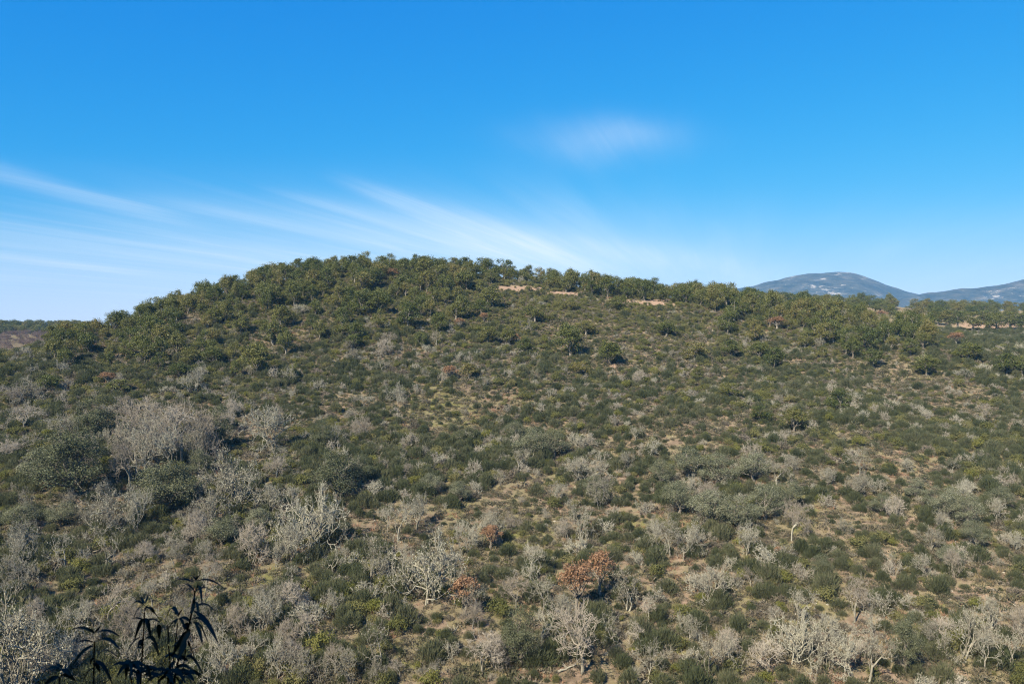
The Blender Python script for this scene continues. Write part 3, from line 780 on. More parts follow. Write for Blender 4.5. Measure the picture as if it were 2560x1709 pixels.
# leafless trees, pale with lichen
for x, y, h, w in ((995, 1352, 112, 75), (967, 1335, 80, 55), (1044, 1328, 92, 90), (951, 1474, 96, 55), (1029, 1492, 130, 66), (1062, 1514, 185, 110), (1150, 1390, 72, 62), (1230, 1368, 84, 62), (1395, 1258, 54, 58),
                   (1468, 1214, 74, 112), (1440, 1205, 60, 70), (1185, 1548, 96, 70), (1355, 1536, 104, 104), (1567, 1525, 114, 134), (1622, 1708, 112, 82), (1677, 1392, 112, 96), (1645, 1380, 84, 70), (872, 1712, 96, 50), (949, 1714, 60, 40),
                   (875, 1372, 72, 62), (768, 1382, 168, 112), (728, 1268, 62, 64), (600, 1273, 152, 112), (640, 1276, 112, 80), (289, 1339, 132, 72), (337, 1335, 122, 70), (831, 1445, 82, 62), (520, 1404, 56, 60), (690, 1132, 118, 130), (355, 1200, 150, 110), (430, 1190, 140, 110), (490, 1175, 120, 90), (385, 1130, 110, 100), (310, 1165, 110, 90),
                   (838, 1114, 60, 44), (993, 1008, 52, 44), (912, 1019, 36, 52), (1011, 1023, 36, 40), (1333, 957, 38, 42), (1315, 836, 46, 42), (883, 906, 36, 44), (956, 931, 36, 42), (1062, 946, 28, 40), (1293, 1181, 64, 60),
                   (1633, 1144, 50, 62), (2410, 953, 28, 30), (2106, 811, 42, 34), (1978, 1664, 134, 80), (2062, 1672, 98, 46), (2128, 1702, 116, 92), (2176, 1600, 80, 56), (2172, 1706, 138, 80), (1773, 1704, 138, 122),
                   (1839, 1684, 96, 70), (2458, 1684, 116, 84), (2520, 1688, 116, 92), (1828, 1474, 52, 58), (2315, 1445, 62, 54), (2490, 1306, 62, 60), (2421, 1232, 34, 40), (2190, 1240, 42, 50), (150, 1712, 130, 100),
                   (560, 1712, 116, 130), (690, 1706, 122, 96), (770, 1712, 96, 80), (640, 1650, 80, 70), (60, 1006, 60, 76), (110, 1010, 54, 66), (160, 1100, 66, 86), (840, 1530, 60, 54), (1720, 1235, 50, 60), (2230, 1420, 44, 50),
                   (2540, 1380, 50, 60), (2110, 1330, 40, 46), (2070, 1215, 46, 56), (2150, 1225, 44, 60), (1600, 1290, 44, 48), (1130, 1160, 40, 52), (1215, 968, 30, 52), (800, 1320, 56, 70), (690, 1420, 66, 60), (1560, 1180, 50, 60),
                   (740, 790, 30, 54), (2045, 870, 30, 32), (1985, 1180, 40, 50), (2270, 1180, 36, 46), (2380, 1180, 34, 40)):
    hero(x, y, h, 'lichen', w)
hero(40, 1800, 300, 'lichen', 300, label='spreading pale bare tree cut by the bottom left corner', P=None)
# leafless trees with fine brownish twigs
for x, y, h, w in ((1457, 1684, 178, 155), (340, 1185, 175, 130), (400, 1178, 160, 120), (455, 1168, 160, 120), (508, 1158, 130, 100), (370, 1112, 120, 110), (440, 1096, 105, 100), (325, 1222, 120, 90), (1091, 868, 44, 50), (952, 891, 44, 54),
                   (970, 870, 40, 50), (880, 880, 30, 40), (1920, 1704, 96, 110), (1180, 1575, 80, 70), (2540, 1600, 90, 80), (60, 1075, 60, 90), (30, 1150, 60, 90), (900, 1100, 70, 60), (1280, 1330, 50, 60), (1600, 960, 34, 44), (710, 1060, 50, 60), (740, 1680, 80, 90), (1000, 1700, 50, 70),
                   (560, 1080, 70, 70), (30, 1010, 50, 70), (1750, 1480, 50, 50)):
    hero(x, y, h, 'twiggy', w)
TREES[[k for k, t in enumerate(TREES) if t[1] == 'twiggy'][0]] = TREES[[k for k, t in enumerate(TREES) if t[1] == 'twiggy'][0]][:4] + ('tall leafless tree with brown twigs at bottom centre',)


rb = np.random.default_rng(2024)
nb_ = 0
for _ in range(900):
    if nb_ >= 120: break
    x = rb.uniform(10, 2550); y = rb.uniform(960, 1709)
    wgt = 0.25 + 0.75 * (y > 1180) + 0.5 * (y > 1560) + 0.35 * (x < 900)
    if rb.random() > wgt * 0.45 * (0.4 + 1.2 * fbm(x / 160, y / 90, 2)) or mask(x, y, [(430, 1500, 150, 50), (1110, 1035, 100, 50)]) > 0.4: continue
    P = hit(x, y); H = rb.uniform(2.4, 5.4)
    if any((P[0] - a) ** 2 + (P[1] - b) ** 2 < (c * 0.6 + 0.8) ** 2 for a, b, c in OCC): continue
    hero(x, y, H * FPX / P[1], 'lichen' if rb.random() < 0.68 else 'twiggy', H * FPX / P[1] * rb.uniform(0.7, 1.1), P=P); nb_ += 1


# the oakwood on the upper slope, crest and right shoulder
def crest_at(x):
    c = np.array(CREST, float); return np.interp(x, c[:, 0], c[:, 1]), np.interp(x, c[:, 0], c[:, 2])


LOWB = np.array([(-400, 950), (0, 960), (200, 985), (400, 985), (600, 960), (800, 925), (1000, 885), (1150, 830), (1300, 790), (1500, 800), (1700, 805), (1850, 850), (2000, 885), (2200, 900), (2400, 885), (2560, 900), (3000, 910)], float)
wood = []
r2 = np.random.default_rng(77)
sp = 5.6
for gy in np.arange(195, 312, sp):
    for gx in np.arange(-240, 260, sp):
        X = gx + r2.uniform(-0.45, 0.45) * sp; Y = gy + r2.uniform(-0.45, 0.45) * sp
        Zg = float(ground(X, Y)); px, py = pix(X, Y, Zg)
        if not -260 < px < 2820: continue
        cv, cd = crest_at(px); lo = np.interp(px, LOWB[:, 0], LOWB[:, 1])
        if Y > cd + (30 if px < 1400 else 45): continue
        if py > lo: continue
        up = np.clip((lo - py) / max(lo - cv, 20.0), 0, 1)              # 0 low edge .. 1 crest
        dens = 0.16 + 0.86 * up ** 1.1
        if 1230 < px < 1740: dens = 1.6 if Y > cd + 3 else 0.04
        if px > 1740: dens = 0.20 + 0.34 * up
        if px < 330: dens *= 0.85
        if px > 2330 and py < 892: continue
        if 2120 < px <= 2330 and py < 838 and r2.random() < 0.35: continue
        if Y > cd - 8 and not 1230 < px < 1740: dens = max(dens, 1.15)
        if px < 125 and py < 905: continue
        if mask(px, py, SOIL[:6]) > 0.45 and Y < cd + 4: continue
        if r2.random() > dens * (0.55 + 0.9 * fbm(X / 22, Y / 22, 2)): continue
        if any((X - a) ** 2 + (Y - b) ** 2 < (c * 0.8 + 1.0) ** 2 for a, b, c in OCC): continue
        H = (r2.uniform(3.2, 5.5) if r2.random() < 0.3 else r2.uniform(5.0, 8.0)) * (0.86 if px < 330 else 1.0)
        wood.append((X, Y, Zg, H, px, py))
for X, Y, Zg, H, px, py in wood:
    hero(px, py, H * FPX / Y, 'cork', H * FPX / Y * r2.uniform(0.72, 1.08), P=(X, Y, Zg))
# open oak pasture at far right
deh = [(2395, 822, 1), (2428, 826, 1), (2462, 822, 1), (2492, 828, 1), (2524, 824, 1), (2552, 827, 1), (2585, 826, 1), (2370, 818, 1), (2345, 812, 1), (2620, 826, 1), (2660, 828, 1)]
for x, y, _ in deh:
    hero(x, y, 46, 'cork', 60, dmin=310, dmax=420, group='oaks of the open pasture at far right')
for gy in np.arange(345, 560, 15):
    for gx in np.arange(60, 420, 13):
        X = gx + r2.uniform(-5, 5); Y = gy + r2.uniform(-5, 5); Zg = float(ground(X, Y)); px, py = pix(X, Y, Zg)
        if not 1780 < px < 2700 or r2.random() > (0.95 if Y > 420 else 0.4): continue
        if mask(px, py, SOIL[4:7]) > 0.35: continue
        H = r2.uniform(5.5, 7.5)
        hero(px, py, H * FPX / Y, 'cork', H * FPX / Y * r2.uniform(0.9, 1.25), P=(X, Y, Zg), group='oaks of the plateau behind the right shoulder')

# past about 300 evergreen oaks the smallest in view become one mass of woodland
oaks = [t for t in TREES if t[1] == 'cork']
oaks_sorted = sorted(oaks, key=lambda t: -(t[0].scale[2] / t[0].location[1]))
FAR = [t for t in oaks_sorted[300:] if not t[4]]
far_pts = []
for t in FAR:
    e = t[0]; far_pts.append((tuple(e.location), e.rotation_euler[2], tuple(e.scale)))
    for c in list(e.children): bpy.data.objects.remove(c)
    bpy.data.objects.remove(e)
gone = {id(t) for t in FAR}
TREES = [t for t in TREES if id(t) not in gone]
for style, noun in (('cork', 'olive green oak'), ('holm', 'dense dark holm oak'), ('grey', 'grey green oak'), ('russet', 'russet leaved oak'), ('lichen', 'pale leafless lichened tree'), ('twiggy', 'leafless brown twiggy tree')):
    place_labels([(t[0], t[2], t[3]) for t in TREES if t[1] == style and not t[4]], noun)
for t in TREES:
    if t[4]: t[0]['label'] = t[4]

# ------------------------------------------------------------------ masses nobody could count: instances on points
def scatter(name, label, meshes, P, rot, scl, idx):
    src = bpy.data.collections.new(name + '_sources')
    for k, me in enumerate(meshes):
        o = bpy.data.objects.new(f'{name}_source_{k:02d}', me); src.objects.link(o)
    pm = bpy.data.meshes.new(name); P = np.asarray(P, np.float32)
    pm.vertices.add(len(P)); pm.vertices.foreach_set('co', P.ravel())
    for nm, ty, fld, arr in (('rz', 'FLOAT_VECTOR', 'vector', rot), ('sc', 'FLOAT_VECTOR', 'vector', scl)):
        a = pm.attributes.new(nm, ty, 'POINT'); a.data.foreach_set(fld, np.asarray(arr, np.float32).ravel())
    a = pm.attributes.new('which', 'INT', 'POINT'); a.data.foreach_set('value', np.asarray(idx, np.int32))
    o = obj(name, pm); tag(o, label, kind='stuff')
    g = bpy.data.node_groups.new(name + '_nodes', 'GeometryNodeTree')
    g.interface.new_socket('Geometry', in_out='INPUT', socket_type='NodeSocketGeometry'); g.interface.new_socket('Geometry', in_out='OUTPUT', socket_type='NodeSocketGeometry')
    n = g.nodes; l = g.links
    gi = n.new('NodeGroupInput'); go = n.new('NodeGroupOutput'); ip = n.new('GeometryNodeInstanceOnPoints'); ci = n.new('GeometryNodeCollectionInfo')
    ci.inputs['Collection'].default_value = src; ci.inputs['Separate Children'].default_value = True; ci.inputs['Reset Children'].default_value = True
    def attr(nm, ty):
        q = n.new('GeometryNodeInputNamedAttribute'); q.data_type = ty; q.inputs['Name'].default_value = nm; return q.outputs['Attribute']
    er = n.new('FunctionNodeEulerToRotation'); l.new(attr('rz', 'FLOAT_VECTOR'), er.inputs[0])
    l.new(gi.outputs[0], ip.inputs['Points']); l.new(ci.outputs[0], ip.inputs['Instance']); ip.inputs['Pick Instance'].default_value = True
    l.new(attr('which', 'INT'), ip.inputs['Instance Index']); l.new(er.outputs[0], ip.inputs['Rotation']); l.new(attr('sc', 'FLOAT_VECTOR'), ip.inputs['Scale'])
    l.new(ip.outputs[0], go.inputs[0])
    md = o.modifiers.new('instances', 'NODES'); md.node_group = g
    return o


oak_joint = [both('oak', L['raw'], [M['bark'], M['oak']]) for L in LIB['cork']]
for k in range(900):                                                  # ridge beyond the valley at far left
    X = -0.80 * 600 + r2.uniform(0, 330); Y = r2.uniform(545, 640)
    px, py = pix(X, Y, float(ground(X, Y)))
    if px > 420: continue
    if Y < 552 + 22 * fbm(X / 30, Y / 30, 2) and px < 150: continue
    s = r2.uniform(0.75, 1.1)
    far_pts.append(((X, Y, float(ground(X, Y))), r2.uniform(0, 6.28), (s * 1.15, s * 1.15, s)))
if far_pts:
    scatter('far_woodland', 'far evergreen woodland on the ridges behind the hill', oak_joint, [p[0] for p in far_pts], [(0, 0, p[1]) for p in far_pts], [p[2] for p in far_pts], [k % len(oak_joint) for k in range(len(far_pts))])
tw = [both('twiggy', L['raw'], [M['pink_twig'], M['pink_twig'], M['pink_twig']]) for L in LIB['twiggy']]
bp = []
for k in range(700):                                                  # pinkish leafless wood on the slope beyond the valley at far left
    X = r2.uniform(-420, -230); Y = r2.uniform(400, 560); px, py = pix(X, Y, float(ground(X, Y)))
    if px > 165: continue
    s = r2.uniform(0.5, 0.85); bp.append(((X, Y, float(ground(X, Y))), (0, 0, r2.uniform(0, 6.28)), (s * 1.2, s * 1.2, s)))
scatter('leafless_wood', 'pinkish leafless wood on the slope behind the left end of the hill', tw, [b[0] for b in bp], [b[1] for b in bp], [b[2] for b in bp], [k % len(tw) for k in range(len(bp))])

# ------------------------------------------------------------------ shrubs
CLEAR = [(1110, 1035, 95, 50), (430, 1500, 120, 45), (600, 1450, 80, 30), (1480, 1685, 80, 40), (1985, 1290, 40, 60), (1530, 918, 12, 10), (1290, 722, 90, 8), (1400, 733, 60, 6), (1650, 756, 66, 9), (2480, 812, 110, 12), (870, 1015, 55, 45), (1700, 1420, 18, 40)]
occ = np.array(OCC)


def scatter_shrubs():
    r = np.random.default_rng(404)
    sp = 1.18
    gx, gy = np.meshgrid(np.arange(-225, 225, sp), np.arange(58, 330, sp)); n = gx.size
    X = gx.ravel() + r.uniform(-.48, .48, n) * sp; Y = gy.ravel() + r.uniform(-.48, .48, n) * sp
    k = np.abs(X / Y) < 0.80; X, Y = X[k], Y[k]
    Zg = ground(X, Y); px, py = pix(X, Y, Zg); cv, cd = crest_at(px)
    k = (Y < cd + 26) | ((px > 1230) & (px < 1740) & (Y < cd + 45)) | ((px > 2250) & (Y < 318)); X, Y, Zg, px, py, cv, cd = (a[k] for a in (X, Y, Zg, px, py, cv, cd))
    big = fbm(X / 16, Y / 16, 3); sml = fbm(X / 5 + 40, Y / 5, 2)
    up = np.clip((1150 - py) / 300.0, 0, 1)                             # upper slope is almost closed scrub
    dens = 0.66 + 0.62 * up + (big - 0.5) * 1.7 + (sml - 0.5) * 0.8
    mid = np.exp(-(((px - 1750) / 650) ** 2 + ((py - 1090) / 110) ** 2))
    dens -= 0.22 * mid
    dens *= 1 - 0.92 * np.clip(mask(px, py, CLEAR) * 1.3, 0, 1)
    dens *= 1 - 0.35 * mask(px, py, GRASS) - 0.2 * mask(px, py, SOIL)
    k = r.random(len(X)) < dens; X, Y, Zg, px, py, up, big, sml = (a[k] for a in (X, Y, Zg, px, py, up, big, sml))
    # not inside trunks
    keep = np.ones(len(X), bool)
    for a, b, c in occ:
        keep &= (X - a) ** 2 + (Y - b) ** 2 > (0.35 * c) ** 2
    X, Y, Zg, px, py, up, big, sml = (a[keep] for a in (X, Y, Zg, px, py, up, big, sml))
    n = len(X); q = r.random(n) + (fbm(X / 11 + 5, Y / 11 + 80, 2) - 0.5) * 0.9
    kinds = np.full(n, 'broom  ', dtype='<U8')
    crestish = np.clip((900 - py) / 120.0, 0, 1)
    th_o = 0.36 - 0.34 * crestish + 0.06 * (1 - up) + 0.5 * np.clip((px - 2300) / 100, 0, 1) * (py < 880)
    kinds[:] = 'heather'
    kinds[q < 0.86 - 0.12 * crestish * 0] = 'olive'
    kinds[q < th_o + 0.12] = 'broom'
    kinds[(q > 0.72) & (crestish < 0.5)] = 'heather'
    kinds[mask(px, py, [(1480, 744, 45, 9)]) > 0.4] = 'broom'
    kinds[(r.random(n) < 0.035 + 0.03 * (crestish > 0.3))] = 'lime'
    kinds[(r.random(n) < 0.10 * (1 - crestish) + 0.015)] = 'dead'
    s = r.lognormal(-0.08, 0.40, n) * (0.40 + 1.05 * big) * (1 - 0.24 * up)
    s = np.where(kinds == 'heather', s * 0.72, s); s = np.where(kinds == 'dead', s * 0.85, s) * 0.92
    s = np.minimum(s, 1.5)
    hz = s * r.uniform(0.9, 1.5, n) * np.where(kinds == 'broom', 1.08, 0.95)
    return X, Y, Zg, px, py, kinds, s, hz, r


X, Y, Zg, px, py, kinds, ss, hz, r = scatter_shrubs()
meta = {'broom': ('broom_shrub', 'dark green upright shrub', 'dark green broom shrubs', 'dark green broom scrub covering the hillside'),
        'olive': ('leafy_shrub', 'olive green leafy shrub', 'olive green leafy shrubs', 'olive green leafy scrub covering the hillside'),
        'heather': ('heather_shrub', 'low brownish heather shrub', 'low brown heather shrubs', 'brownish heather scrub covering the hillside'),
        'lime': ('yellow_green_shrub', 'bright yellow green shrub', 'yellow green shrubs', 'yellow green shrubs among the darker scrub'),
        'dead': ('dead_shrub', 'pale grey leafless shrub', 'pale leafless shrubs', 'pale leafless shrubs scattered in the scrub')}
for kd, (nm, noun, grp, massl) in meta.items():
    ix = np.where(kinds == kd)[0]
    inview = (px[ix] > 8) & (px[ix] < 2552) & (py[ix] > 600) & (py[ix] < 1700)
    app = ss[ix] * hz[ix] / Y[ix] ** 2 * inview
    order = ix[np.argsort(-app)]; N1 = min(300, int(inview.sum()))
    items = []
    for i in order[:N1]:
        o = obj(nm, SHR[kd][int(i) % len(SHR[kd])], loc=(X[i], Y[i], Zg[i] - 0.05))
        o.rotation_euler = (0, 0, float(r.uniform(0, 6.28))); o.scale = (ss[i], ss[i] * float(r.uniform(.8, 1.2)), hz[i])
        tag(o, cat='shrub', group=grp); items.append((o, px[i], py[i]))
    place_labels(items, noun)
    rest = order[N1:]
    if len(rest):
        nr = len(rest)
        scatter(nm + '_mass', massl, SHR[kd], np.stack([X[rest], Y[rest], Zg[rest] - 0.05], 1), np.stack([np.zeros(nr), np.zeros(nr), r.uniform(0, 6.28, nr)], 1),
                np.stack([ss[rest], ss[rest] * r.uniform(.8, 1.2, nr), hz[rest]], 1), np.arange(nr) % len(SHR[kd]))


# ------------------------------------------------------------------ ground cover
def ground_cover():
    r = np.random.default_rng(505)
    n = 52000
    Yc = np.sqrt(r.uniform(58 ** 2, 300 ** 2, n)); Xc = Yc * r.uniform(-0.78, 0.78, n)
    Zc = ground(Xc, Yc); px, py = pix(Xc, Yc, Zc); nz = fbm(Xc / 7, Yc / 7 + 30, 3)
    k = r.random(n) < 0.25 + 1.1 * np.clip(nz - 0.35, 0, 1) + 0.4 * mask(px, py, GRASS); k &= mask(px, py, SOIL[:6]) < 0.4
    Xc, Yc, Zc, nz = Xc[k], Yc[k], Zc[k], nz[k]; m = len(Xc)
    tufts = [mesh_np('dry_grass', *tuft_arrays(s, 26, 0.25, 0.42), [M['tuft']]) for s in (1, 2, 3)]
    brk = [mesh_np('dead_bracken', *tuft_arrays(s, 26, 0.35, 0.38), [M['bracken']]) for s in (4, 5, 6)]
    isb = fbm(Xc / 12 + 70, Yc / 12, 3) + r.normal(0, .06, m) > 0.52
    for nm, lab, meshes, sel in (('dry_grass', 'dry straw coloured grass between the shrubs', tufts, ~isb), ('dead_bracken', 'dead reddish brown bracken and litter between the shrubs', brk, isb)):
        i = np.where(sel)[0]; q = len(i); s = r.uniform(0.6, 1.5, q)
        scatter(nm, lab, meshes, np.stack([Xc[i], Yc[i], Zc[i]], 1), np.stack([np.zeros(q), np.zeros(q), r.uniform(0, 6.28, q)], 1), np.stack([s, s, s * r.uniform(.6, 1.1, q)], 1), np.arange(q) % 3)
    n = 230000; Yd = np.sqrt(r.uniform(58 ** 2, 300 ** 2, n)); Xd = Yd * r.uniform(-0.78, 0.78, n); Zd = ground(Xd, Yd); px, py = pix(Xd, Yd, Zd)
    k = r.random(n) < (0.35 + 1.5 * np.clip(fbm(Xd / 6 + 11, Yd / 6, 3) - 0.40, 0, 1)) * (1 - 0.75 * mask(px, py, CLEAR)); k &= mask(px, py, SOIL[:6]) < 0.4
    Xd, Yd, Zd = Xd[k], Yd[k], Zd[k]; q = len(Xd); s = r.lognormal(-0.75, 0.38, q)
    dw = [mesh_np('dwarf_scrub', *dwarf_arrays(sd), [M['dwarf']]) for sd in range(200, 205)]
    scatter('dwarf_scrub', 'knee high mixed scrub filling the gaps between shrubs', dw, np.stack([Xd, Yd, Zd - 0.03], 1), np.stack([np.zeros(q), np.zeros(q), r.uniform(0, 6.28, q)], 1), np.stack([s, s, s * r.uniform(.7, 1.2, q)], 1), np.arange(q) % 5)
    # stones
    def stone(seed):
        rr = np.random.default_rng(seed); bm = []
        import bmesh
        b = bmesh.new(); bmesh.ops.create_icosphere(b, subdivisions=1, radius=1.0)
        V = np.array([v.co[:] for v in b.verts]) * (1 + rr.normal(0, 0.16, (len(b.verts), 1))) * np.array([1, 0.75, 0.55]); b.faces.ensure_lookup_table()
        F = np.array([[v.index for v in f.verts] for f in b.faces]); b.free()
        return mesh_np('stone', V, F, [M['stone']])
    st = [stone(s) for s in range(5)]
    n = 5200; Yc = np.sqrt(r.uniform(62 ** 2, 190 ** 2, n)); Xc = Yc * r.uniform(-0.72, 0.72, n); Zc = ground(Xc, Yc); px, py = pix(Xc, Yc, Zc)
    w = 0.10 + 0.9 * mask(px, py, [(380, 1500, 190, 70), (2000, 1500, 200, 90), (1450, 1330, 150, 70), (2450, 1500, 120, 60)]) + 0.2 * mask(px, py, SOIL)
    k = r.random(n) < w * 0.6; Xc, Yc, Zc = Xc[k], Yc[k], Zc[k]; q = len(Xc); s = r.lognormal(-1.9, 0.4, q)
    scatter('stones', 'small pale stones lying in the thin grass', st, np.stack([Xc, Yc, Zc], 1), r.uniform(0, 6.28, (q, 3)) * np.array([.1, .1, 1]), np.stack([s, s, s], 1), np.arange(q) % 5)
    for k, (x, y, wpx) in enumerate(((262, 1545, 14), (330, 1500, 12), (352, 1486, 13), (300, 1520, 11), (415, 1468, 14), (455, 1475, 12), (500, 1440, 11), (285, 1500, 10), (1812, 1490, 10), (2480, 1475, 11), (1100, 1610, 10), (2020, 1520, 10))):
        P = hit(x, y); o = obj('rock', st[k % 5], loc=P); s = wpx * P[1] / FPX * 0.55; o.scale = (s, s, s); o.rotation_euler = (0.1, 0, k * 1.3)
        tag(o, ('pale rock on the grassy slope behind the dark foreground plant, number %d from the left' if k < 8 else 'pale rock lying alone in thin grass, number %d from the left') % (k + 1 if k < 8 else k - 7), 'rock', 'pale rocks on the lower slope')
        nth = ordinal(sorted([262, 330, 352, 300, 415, 455, 500, 285]).index(x) + 1) if k < 8 else ordinal(sorted([1812, 2480, 1100, 2020]).index(x) + 1)
        nth = 'first' if nth == 'nearest' else nth
        o['label'] = (f'pale rock on the grass behind the dark foreground plant, {nth} from the left' if k < 8 else f'lone pale rock in thin grass on the lower right slope, {nth} from the left')


ground_cover()

# ------------------------------------------------------------------ fallen trunks
for k, (x0, y0, x1, y1, lab) in enumerate(((1395, 1688, 1440, 1672, 'pale fallen branch left of the tall twiggy tree at bottom centre'), (1120, 1592, 1142, 1584, 'short fallen log in thin grass at lower centre'),
                                           (852, 1522, 874, 1528, 'fallen pale trunk lying in the scrub left of lower centre'), (2440, 1165, 2475, 1180, 'fallen branch among shrubs at right'), (2120, 1072, 2150, 1085, 'thin fallen branch on bare ground at mid right'))):
    a = np.array(hit(x0, y0)); b = np.array(hit(x1, y1)); a[2] += 0.12; b[2] += 0.25
    rr = np.random.default_rng(900 + k); ac = Acc(); mid = (a + b) / 2
    ac.add(*tube(gnarl(rr, a - mid, b - mid, 6, 0.08), np.linspace(0.13, 0.05, 6), 6))
    for q in range(4):
        s = a - mid + (b - a) * rr.uniform(0.4, 1.0); ac.add(*tube(gnarl(rr, s, s + np.array([rr.normal(0, .5), rr.normal(0, .5), rr.uniform(.1, .7)]), 4, 0.06), np.linspace(0.05, 0.02, 4), 4))
    o = obj('fallen_branch', mesh_np('fallen_branch', *ac.arr(), [M['pale_bark']], smooth=True), loc=mid)
    tag(o, lab, 'log', 'fallen branches')


# ------------------------------------------------------------------ foreground plant, in the shade of the bank
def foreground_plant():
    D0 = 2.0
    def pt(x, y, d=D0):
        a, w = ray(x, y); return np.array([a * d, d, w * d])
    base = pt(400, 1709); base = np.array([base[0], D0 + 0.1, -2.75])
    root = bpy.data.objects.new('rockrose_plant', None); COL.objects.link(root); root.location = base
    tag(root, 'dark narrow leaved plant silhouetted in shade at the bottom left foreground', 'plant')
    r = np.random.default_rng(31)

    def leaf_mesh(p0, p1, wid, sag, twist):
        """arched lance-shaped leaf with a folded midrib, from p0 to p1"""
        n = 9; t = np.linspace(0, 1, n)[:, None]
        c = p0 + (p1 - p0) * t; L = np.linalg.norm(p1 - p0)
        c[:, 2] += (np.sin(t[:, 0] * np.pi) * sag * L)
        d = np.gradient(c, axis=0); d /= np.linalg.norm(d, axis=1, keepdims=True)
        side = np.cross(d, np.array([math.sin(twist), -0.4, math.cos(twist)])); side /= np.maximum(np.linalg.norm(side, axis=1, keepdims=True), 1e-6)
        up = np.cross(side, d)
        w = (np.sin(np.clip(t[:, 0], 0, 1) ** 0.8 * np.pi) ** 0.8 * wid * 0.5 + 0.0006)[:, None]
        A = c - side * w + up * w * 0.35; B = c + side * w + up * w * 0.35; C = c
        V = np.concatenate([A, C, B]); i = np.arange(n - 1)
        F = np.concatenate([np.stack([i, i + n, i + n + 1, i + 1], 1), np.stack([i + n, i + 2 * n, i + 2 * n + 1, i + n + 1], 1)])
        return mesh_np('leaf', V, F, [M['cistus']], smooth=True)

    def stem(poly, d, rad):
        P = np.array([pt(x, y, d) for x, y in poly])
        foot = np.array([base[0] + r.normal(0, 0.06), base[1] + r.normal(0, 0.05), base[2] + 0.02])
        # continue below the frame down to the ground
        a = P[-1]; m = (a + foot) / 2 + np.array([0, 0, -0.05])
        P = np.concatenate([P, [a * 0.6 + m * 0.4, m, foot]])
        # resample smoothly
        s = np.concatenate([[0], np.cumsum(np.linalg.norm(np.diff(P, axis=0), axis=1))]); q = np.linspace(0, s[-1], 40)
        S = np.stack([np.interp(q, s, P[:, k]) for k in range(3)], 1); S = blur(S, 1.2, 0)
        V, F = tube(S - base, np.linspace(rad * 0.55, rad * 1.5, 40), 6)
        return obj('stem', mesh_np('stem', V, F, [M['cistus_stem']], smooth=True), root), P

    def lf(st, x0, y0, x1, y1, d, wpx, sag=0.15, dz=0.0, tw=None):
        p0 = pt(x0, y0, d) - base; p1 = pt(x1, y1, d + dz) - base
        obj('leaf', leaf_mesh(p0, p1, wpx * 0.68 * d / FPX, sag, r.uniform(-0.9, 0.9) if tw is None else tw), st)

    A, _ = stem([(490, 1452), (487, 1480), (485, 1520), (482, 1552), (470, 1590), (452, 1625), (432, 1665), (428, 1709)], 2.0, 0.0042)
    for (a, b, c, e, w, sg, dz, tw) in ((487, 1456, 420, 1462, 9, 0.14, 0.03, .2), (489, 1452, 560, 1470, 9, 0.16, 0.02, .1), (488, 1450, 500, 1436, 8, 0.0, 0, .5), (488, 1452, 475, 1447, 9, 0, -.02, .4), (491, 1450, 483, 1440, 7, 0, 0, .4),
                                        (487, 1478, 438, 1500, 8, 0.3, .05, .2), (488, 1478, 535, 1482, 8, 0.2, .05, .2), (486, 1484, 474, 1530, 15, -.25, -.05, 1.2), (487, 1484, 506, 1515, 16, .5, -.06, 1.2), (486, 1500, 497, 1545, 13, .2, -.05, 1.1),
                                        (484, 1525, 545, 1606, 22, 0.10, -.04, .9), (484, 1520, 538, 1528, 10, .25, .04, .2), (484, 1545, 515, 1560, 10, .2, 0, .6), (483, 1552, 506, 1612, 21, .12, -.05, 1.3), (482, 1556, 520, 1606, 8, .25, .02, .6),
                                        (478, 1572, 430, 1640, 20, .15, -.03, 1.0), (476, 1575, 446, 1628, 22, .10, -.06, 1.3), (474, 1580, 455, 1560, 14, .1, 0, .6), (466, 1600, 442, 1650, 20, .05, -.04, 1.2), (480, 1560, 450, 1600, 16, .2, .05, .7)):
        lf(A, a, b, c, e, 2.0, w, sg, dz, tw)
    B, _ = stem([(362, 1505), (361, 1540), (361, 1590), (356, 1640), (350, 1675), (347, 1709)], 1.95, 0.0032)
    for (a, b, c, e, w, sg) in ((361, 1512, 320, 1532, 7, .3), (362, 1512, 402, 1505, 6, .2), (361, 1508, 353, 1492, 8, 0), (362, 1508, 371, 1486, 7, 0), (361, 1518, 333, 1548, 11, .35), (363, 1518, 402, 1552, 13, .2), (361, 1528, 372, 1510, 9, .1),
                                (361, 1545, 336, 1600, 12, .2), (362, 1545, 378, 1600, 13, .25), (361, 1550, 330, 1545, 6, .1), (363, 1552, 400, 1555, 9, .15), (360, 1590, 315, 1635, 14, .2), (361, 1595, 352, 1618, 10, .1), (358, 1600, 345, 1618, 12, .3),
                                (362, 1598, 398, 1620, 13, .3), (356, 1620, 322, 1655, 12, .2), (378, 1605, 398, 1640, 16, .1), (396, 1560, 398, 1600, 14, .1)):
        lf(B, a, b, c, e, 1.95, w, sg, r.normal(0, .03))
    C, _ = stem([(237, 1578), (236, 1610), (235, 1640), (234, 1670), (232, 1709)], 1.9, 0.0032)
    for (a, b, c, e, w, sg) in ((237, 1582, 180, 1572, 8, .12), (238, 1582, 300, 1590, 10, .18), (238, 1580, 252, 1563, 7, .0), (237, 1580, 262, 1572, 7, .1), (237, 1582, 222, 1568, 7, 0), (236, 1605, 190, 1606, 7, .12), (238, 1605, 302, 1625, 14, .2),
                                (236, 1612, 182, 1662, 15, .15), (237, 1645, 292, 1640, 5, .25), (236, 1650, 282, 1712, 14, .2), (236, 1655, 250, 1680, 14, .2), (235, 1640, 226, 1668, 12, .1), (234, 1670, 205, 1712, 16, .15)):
        lf(C, a, b, c, e, 1.9, w, sg, r.normal(0, .03))
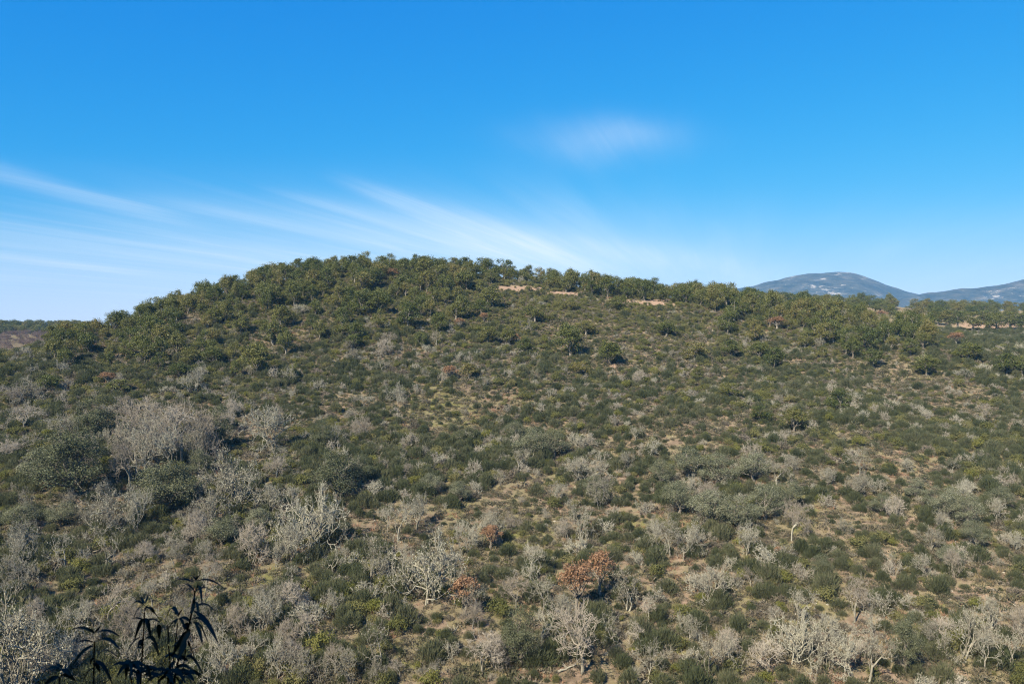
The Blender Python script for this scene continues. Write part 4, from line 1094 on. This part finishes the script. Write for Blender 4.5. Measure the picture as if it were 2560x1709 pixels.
    E, _ = stem([(447, 1535), (447, 1560), (440, 1600), (430, 1640), (428, 1709)], 2.08, 0.0028)
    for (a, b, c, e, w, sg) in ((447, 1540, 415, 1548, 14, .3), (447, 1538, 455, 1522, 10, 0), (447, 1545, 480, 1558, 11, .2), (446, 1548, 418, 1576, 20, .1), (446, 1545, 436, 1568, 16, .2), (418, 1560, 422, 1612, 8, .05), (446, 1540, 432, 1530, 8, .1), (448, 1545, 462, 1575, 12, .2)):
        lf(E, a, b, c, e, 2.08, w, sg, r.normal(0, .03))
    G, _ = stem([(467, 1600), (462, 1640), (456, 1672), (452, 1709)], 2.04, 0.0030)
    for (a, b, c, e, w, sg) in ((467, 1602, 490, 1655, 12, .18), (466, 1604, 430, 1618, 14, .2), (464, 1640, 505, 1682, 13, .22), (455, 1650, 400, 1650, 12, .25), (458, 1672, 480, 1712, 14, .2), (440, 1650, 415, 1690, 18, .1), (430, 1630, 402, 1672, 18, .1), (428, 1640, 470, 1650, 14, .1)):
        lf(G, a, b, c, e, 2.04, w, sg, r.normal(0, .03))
    I, _ = stem([(419, 1590), (424, 1620), (428, 1660), (428, 1712)], 1.98, 0.003)
    K, _ = stem([(150, 1668), (146, 1690), (140, 1712)], 1.85, 0.0032)
    for (a, b, c, e, w, sg) in ((150, 1672, 100, 1690, 12, .15), (150, 1674, 178, 1688, 16, .15), (150, 1670, 153, 1650, 9, 0), (148, 1690, 110, 1712, 18, .1), (148, 1690, 190, 1702, 18, .15), (150, 1668, 140, 1655, 8, 0)):
        lf(K, a, b, c, e, 1.85, w, sg, r.normal(0, .03))
    J, _ = stem([(318, 1660), (330, 1690), (338, 1712)], 1.9, 0.003)
    for st, cx, cy, d in ((J, 322, 1668, 1.9), (I, 428, 1680, 1.98), (J, 350, 1680, 1.92), (G, 455, 1690, 2.02), (I, 400, 1690, 1.95)):
        for q in range(9):
            a = q * 0.75 + r.uniform(0, .4); L = r.uniform(35, 60)
            lf(st, cx + r.normal(0, 5), cy + r.normal(0, 6), cx + math.cos(a) * L, cy + abs(math.sin(a)) * L * 0.9 - 8, d, r.uniform(10, 18), r.uniform(.1, .35), math.sin(a) * 0.05)


foreground_plant()
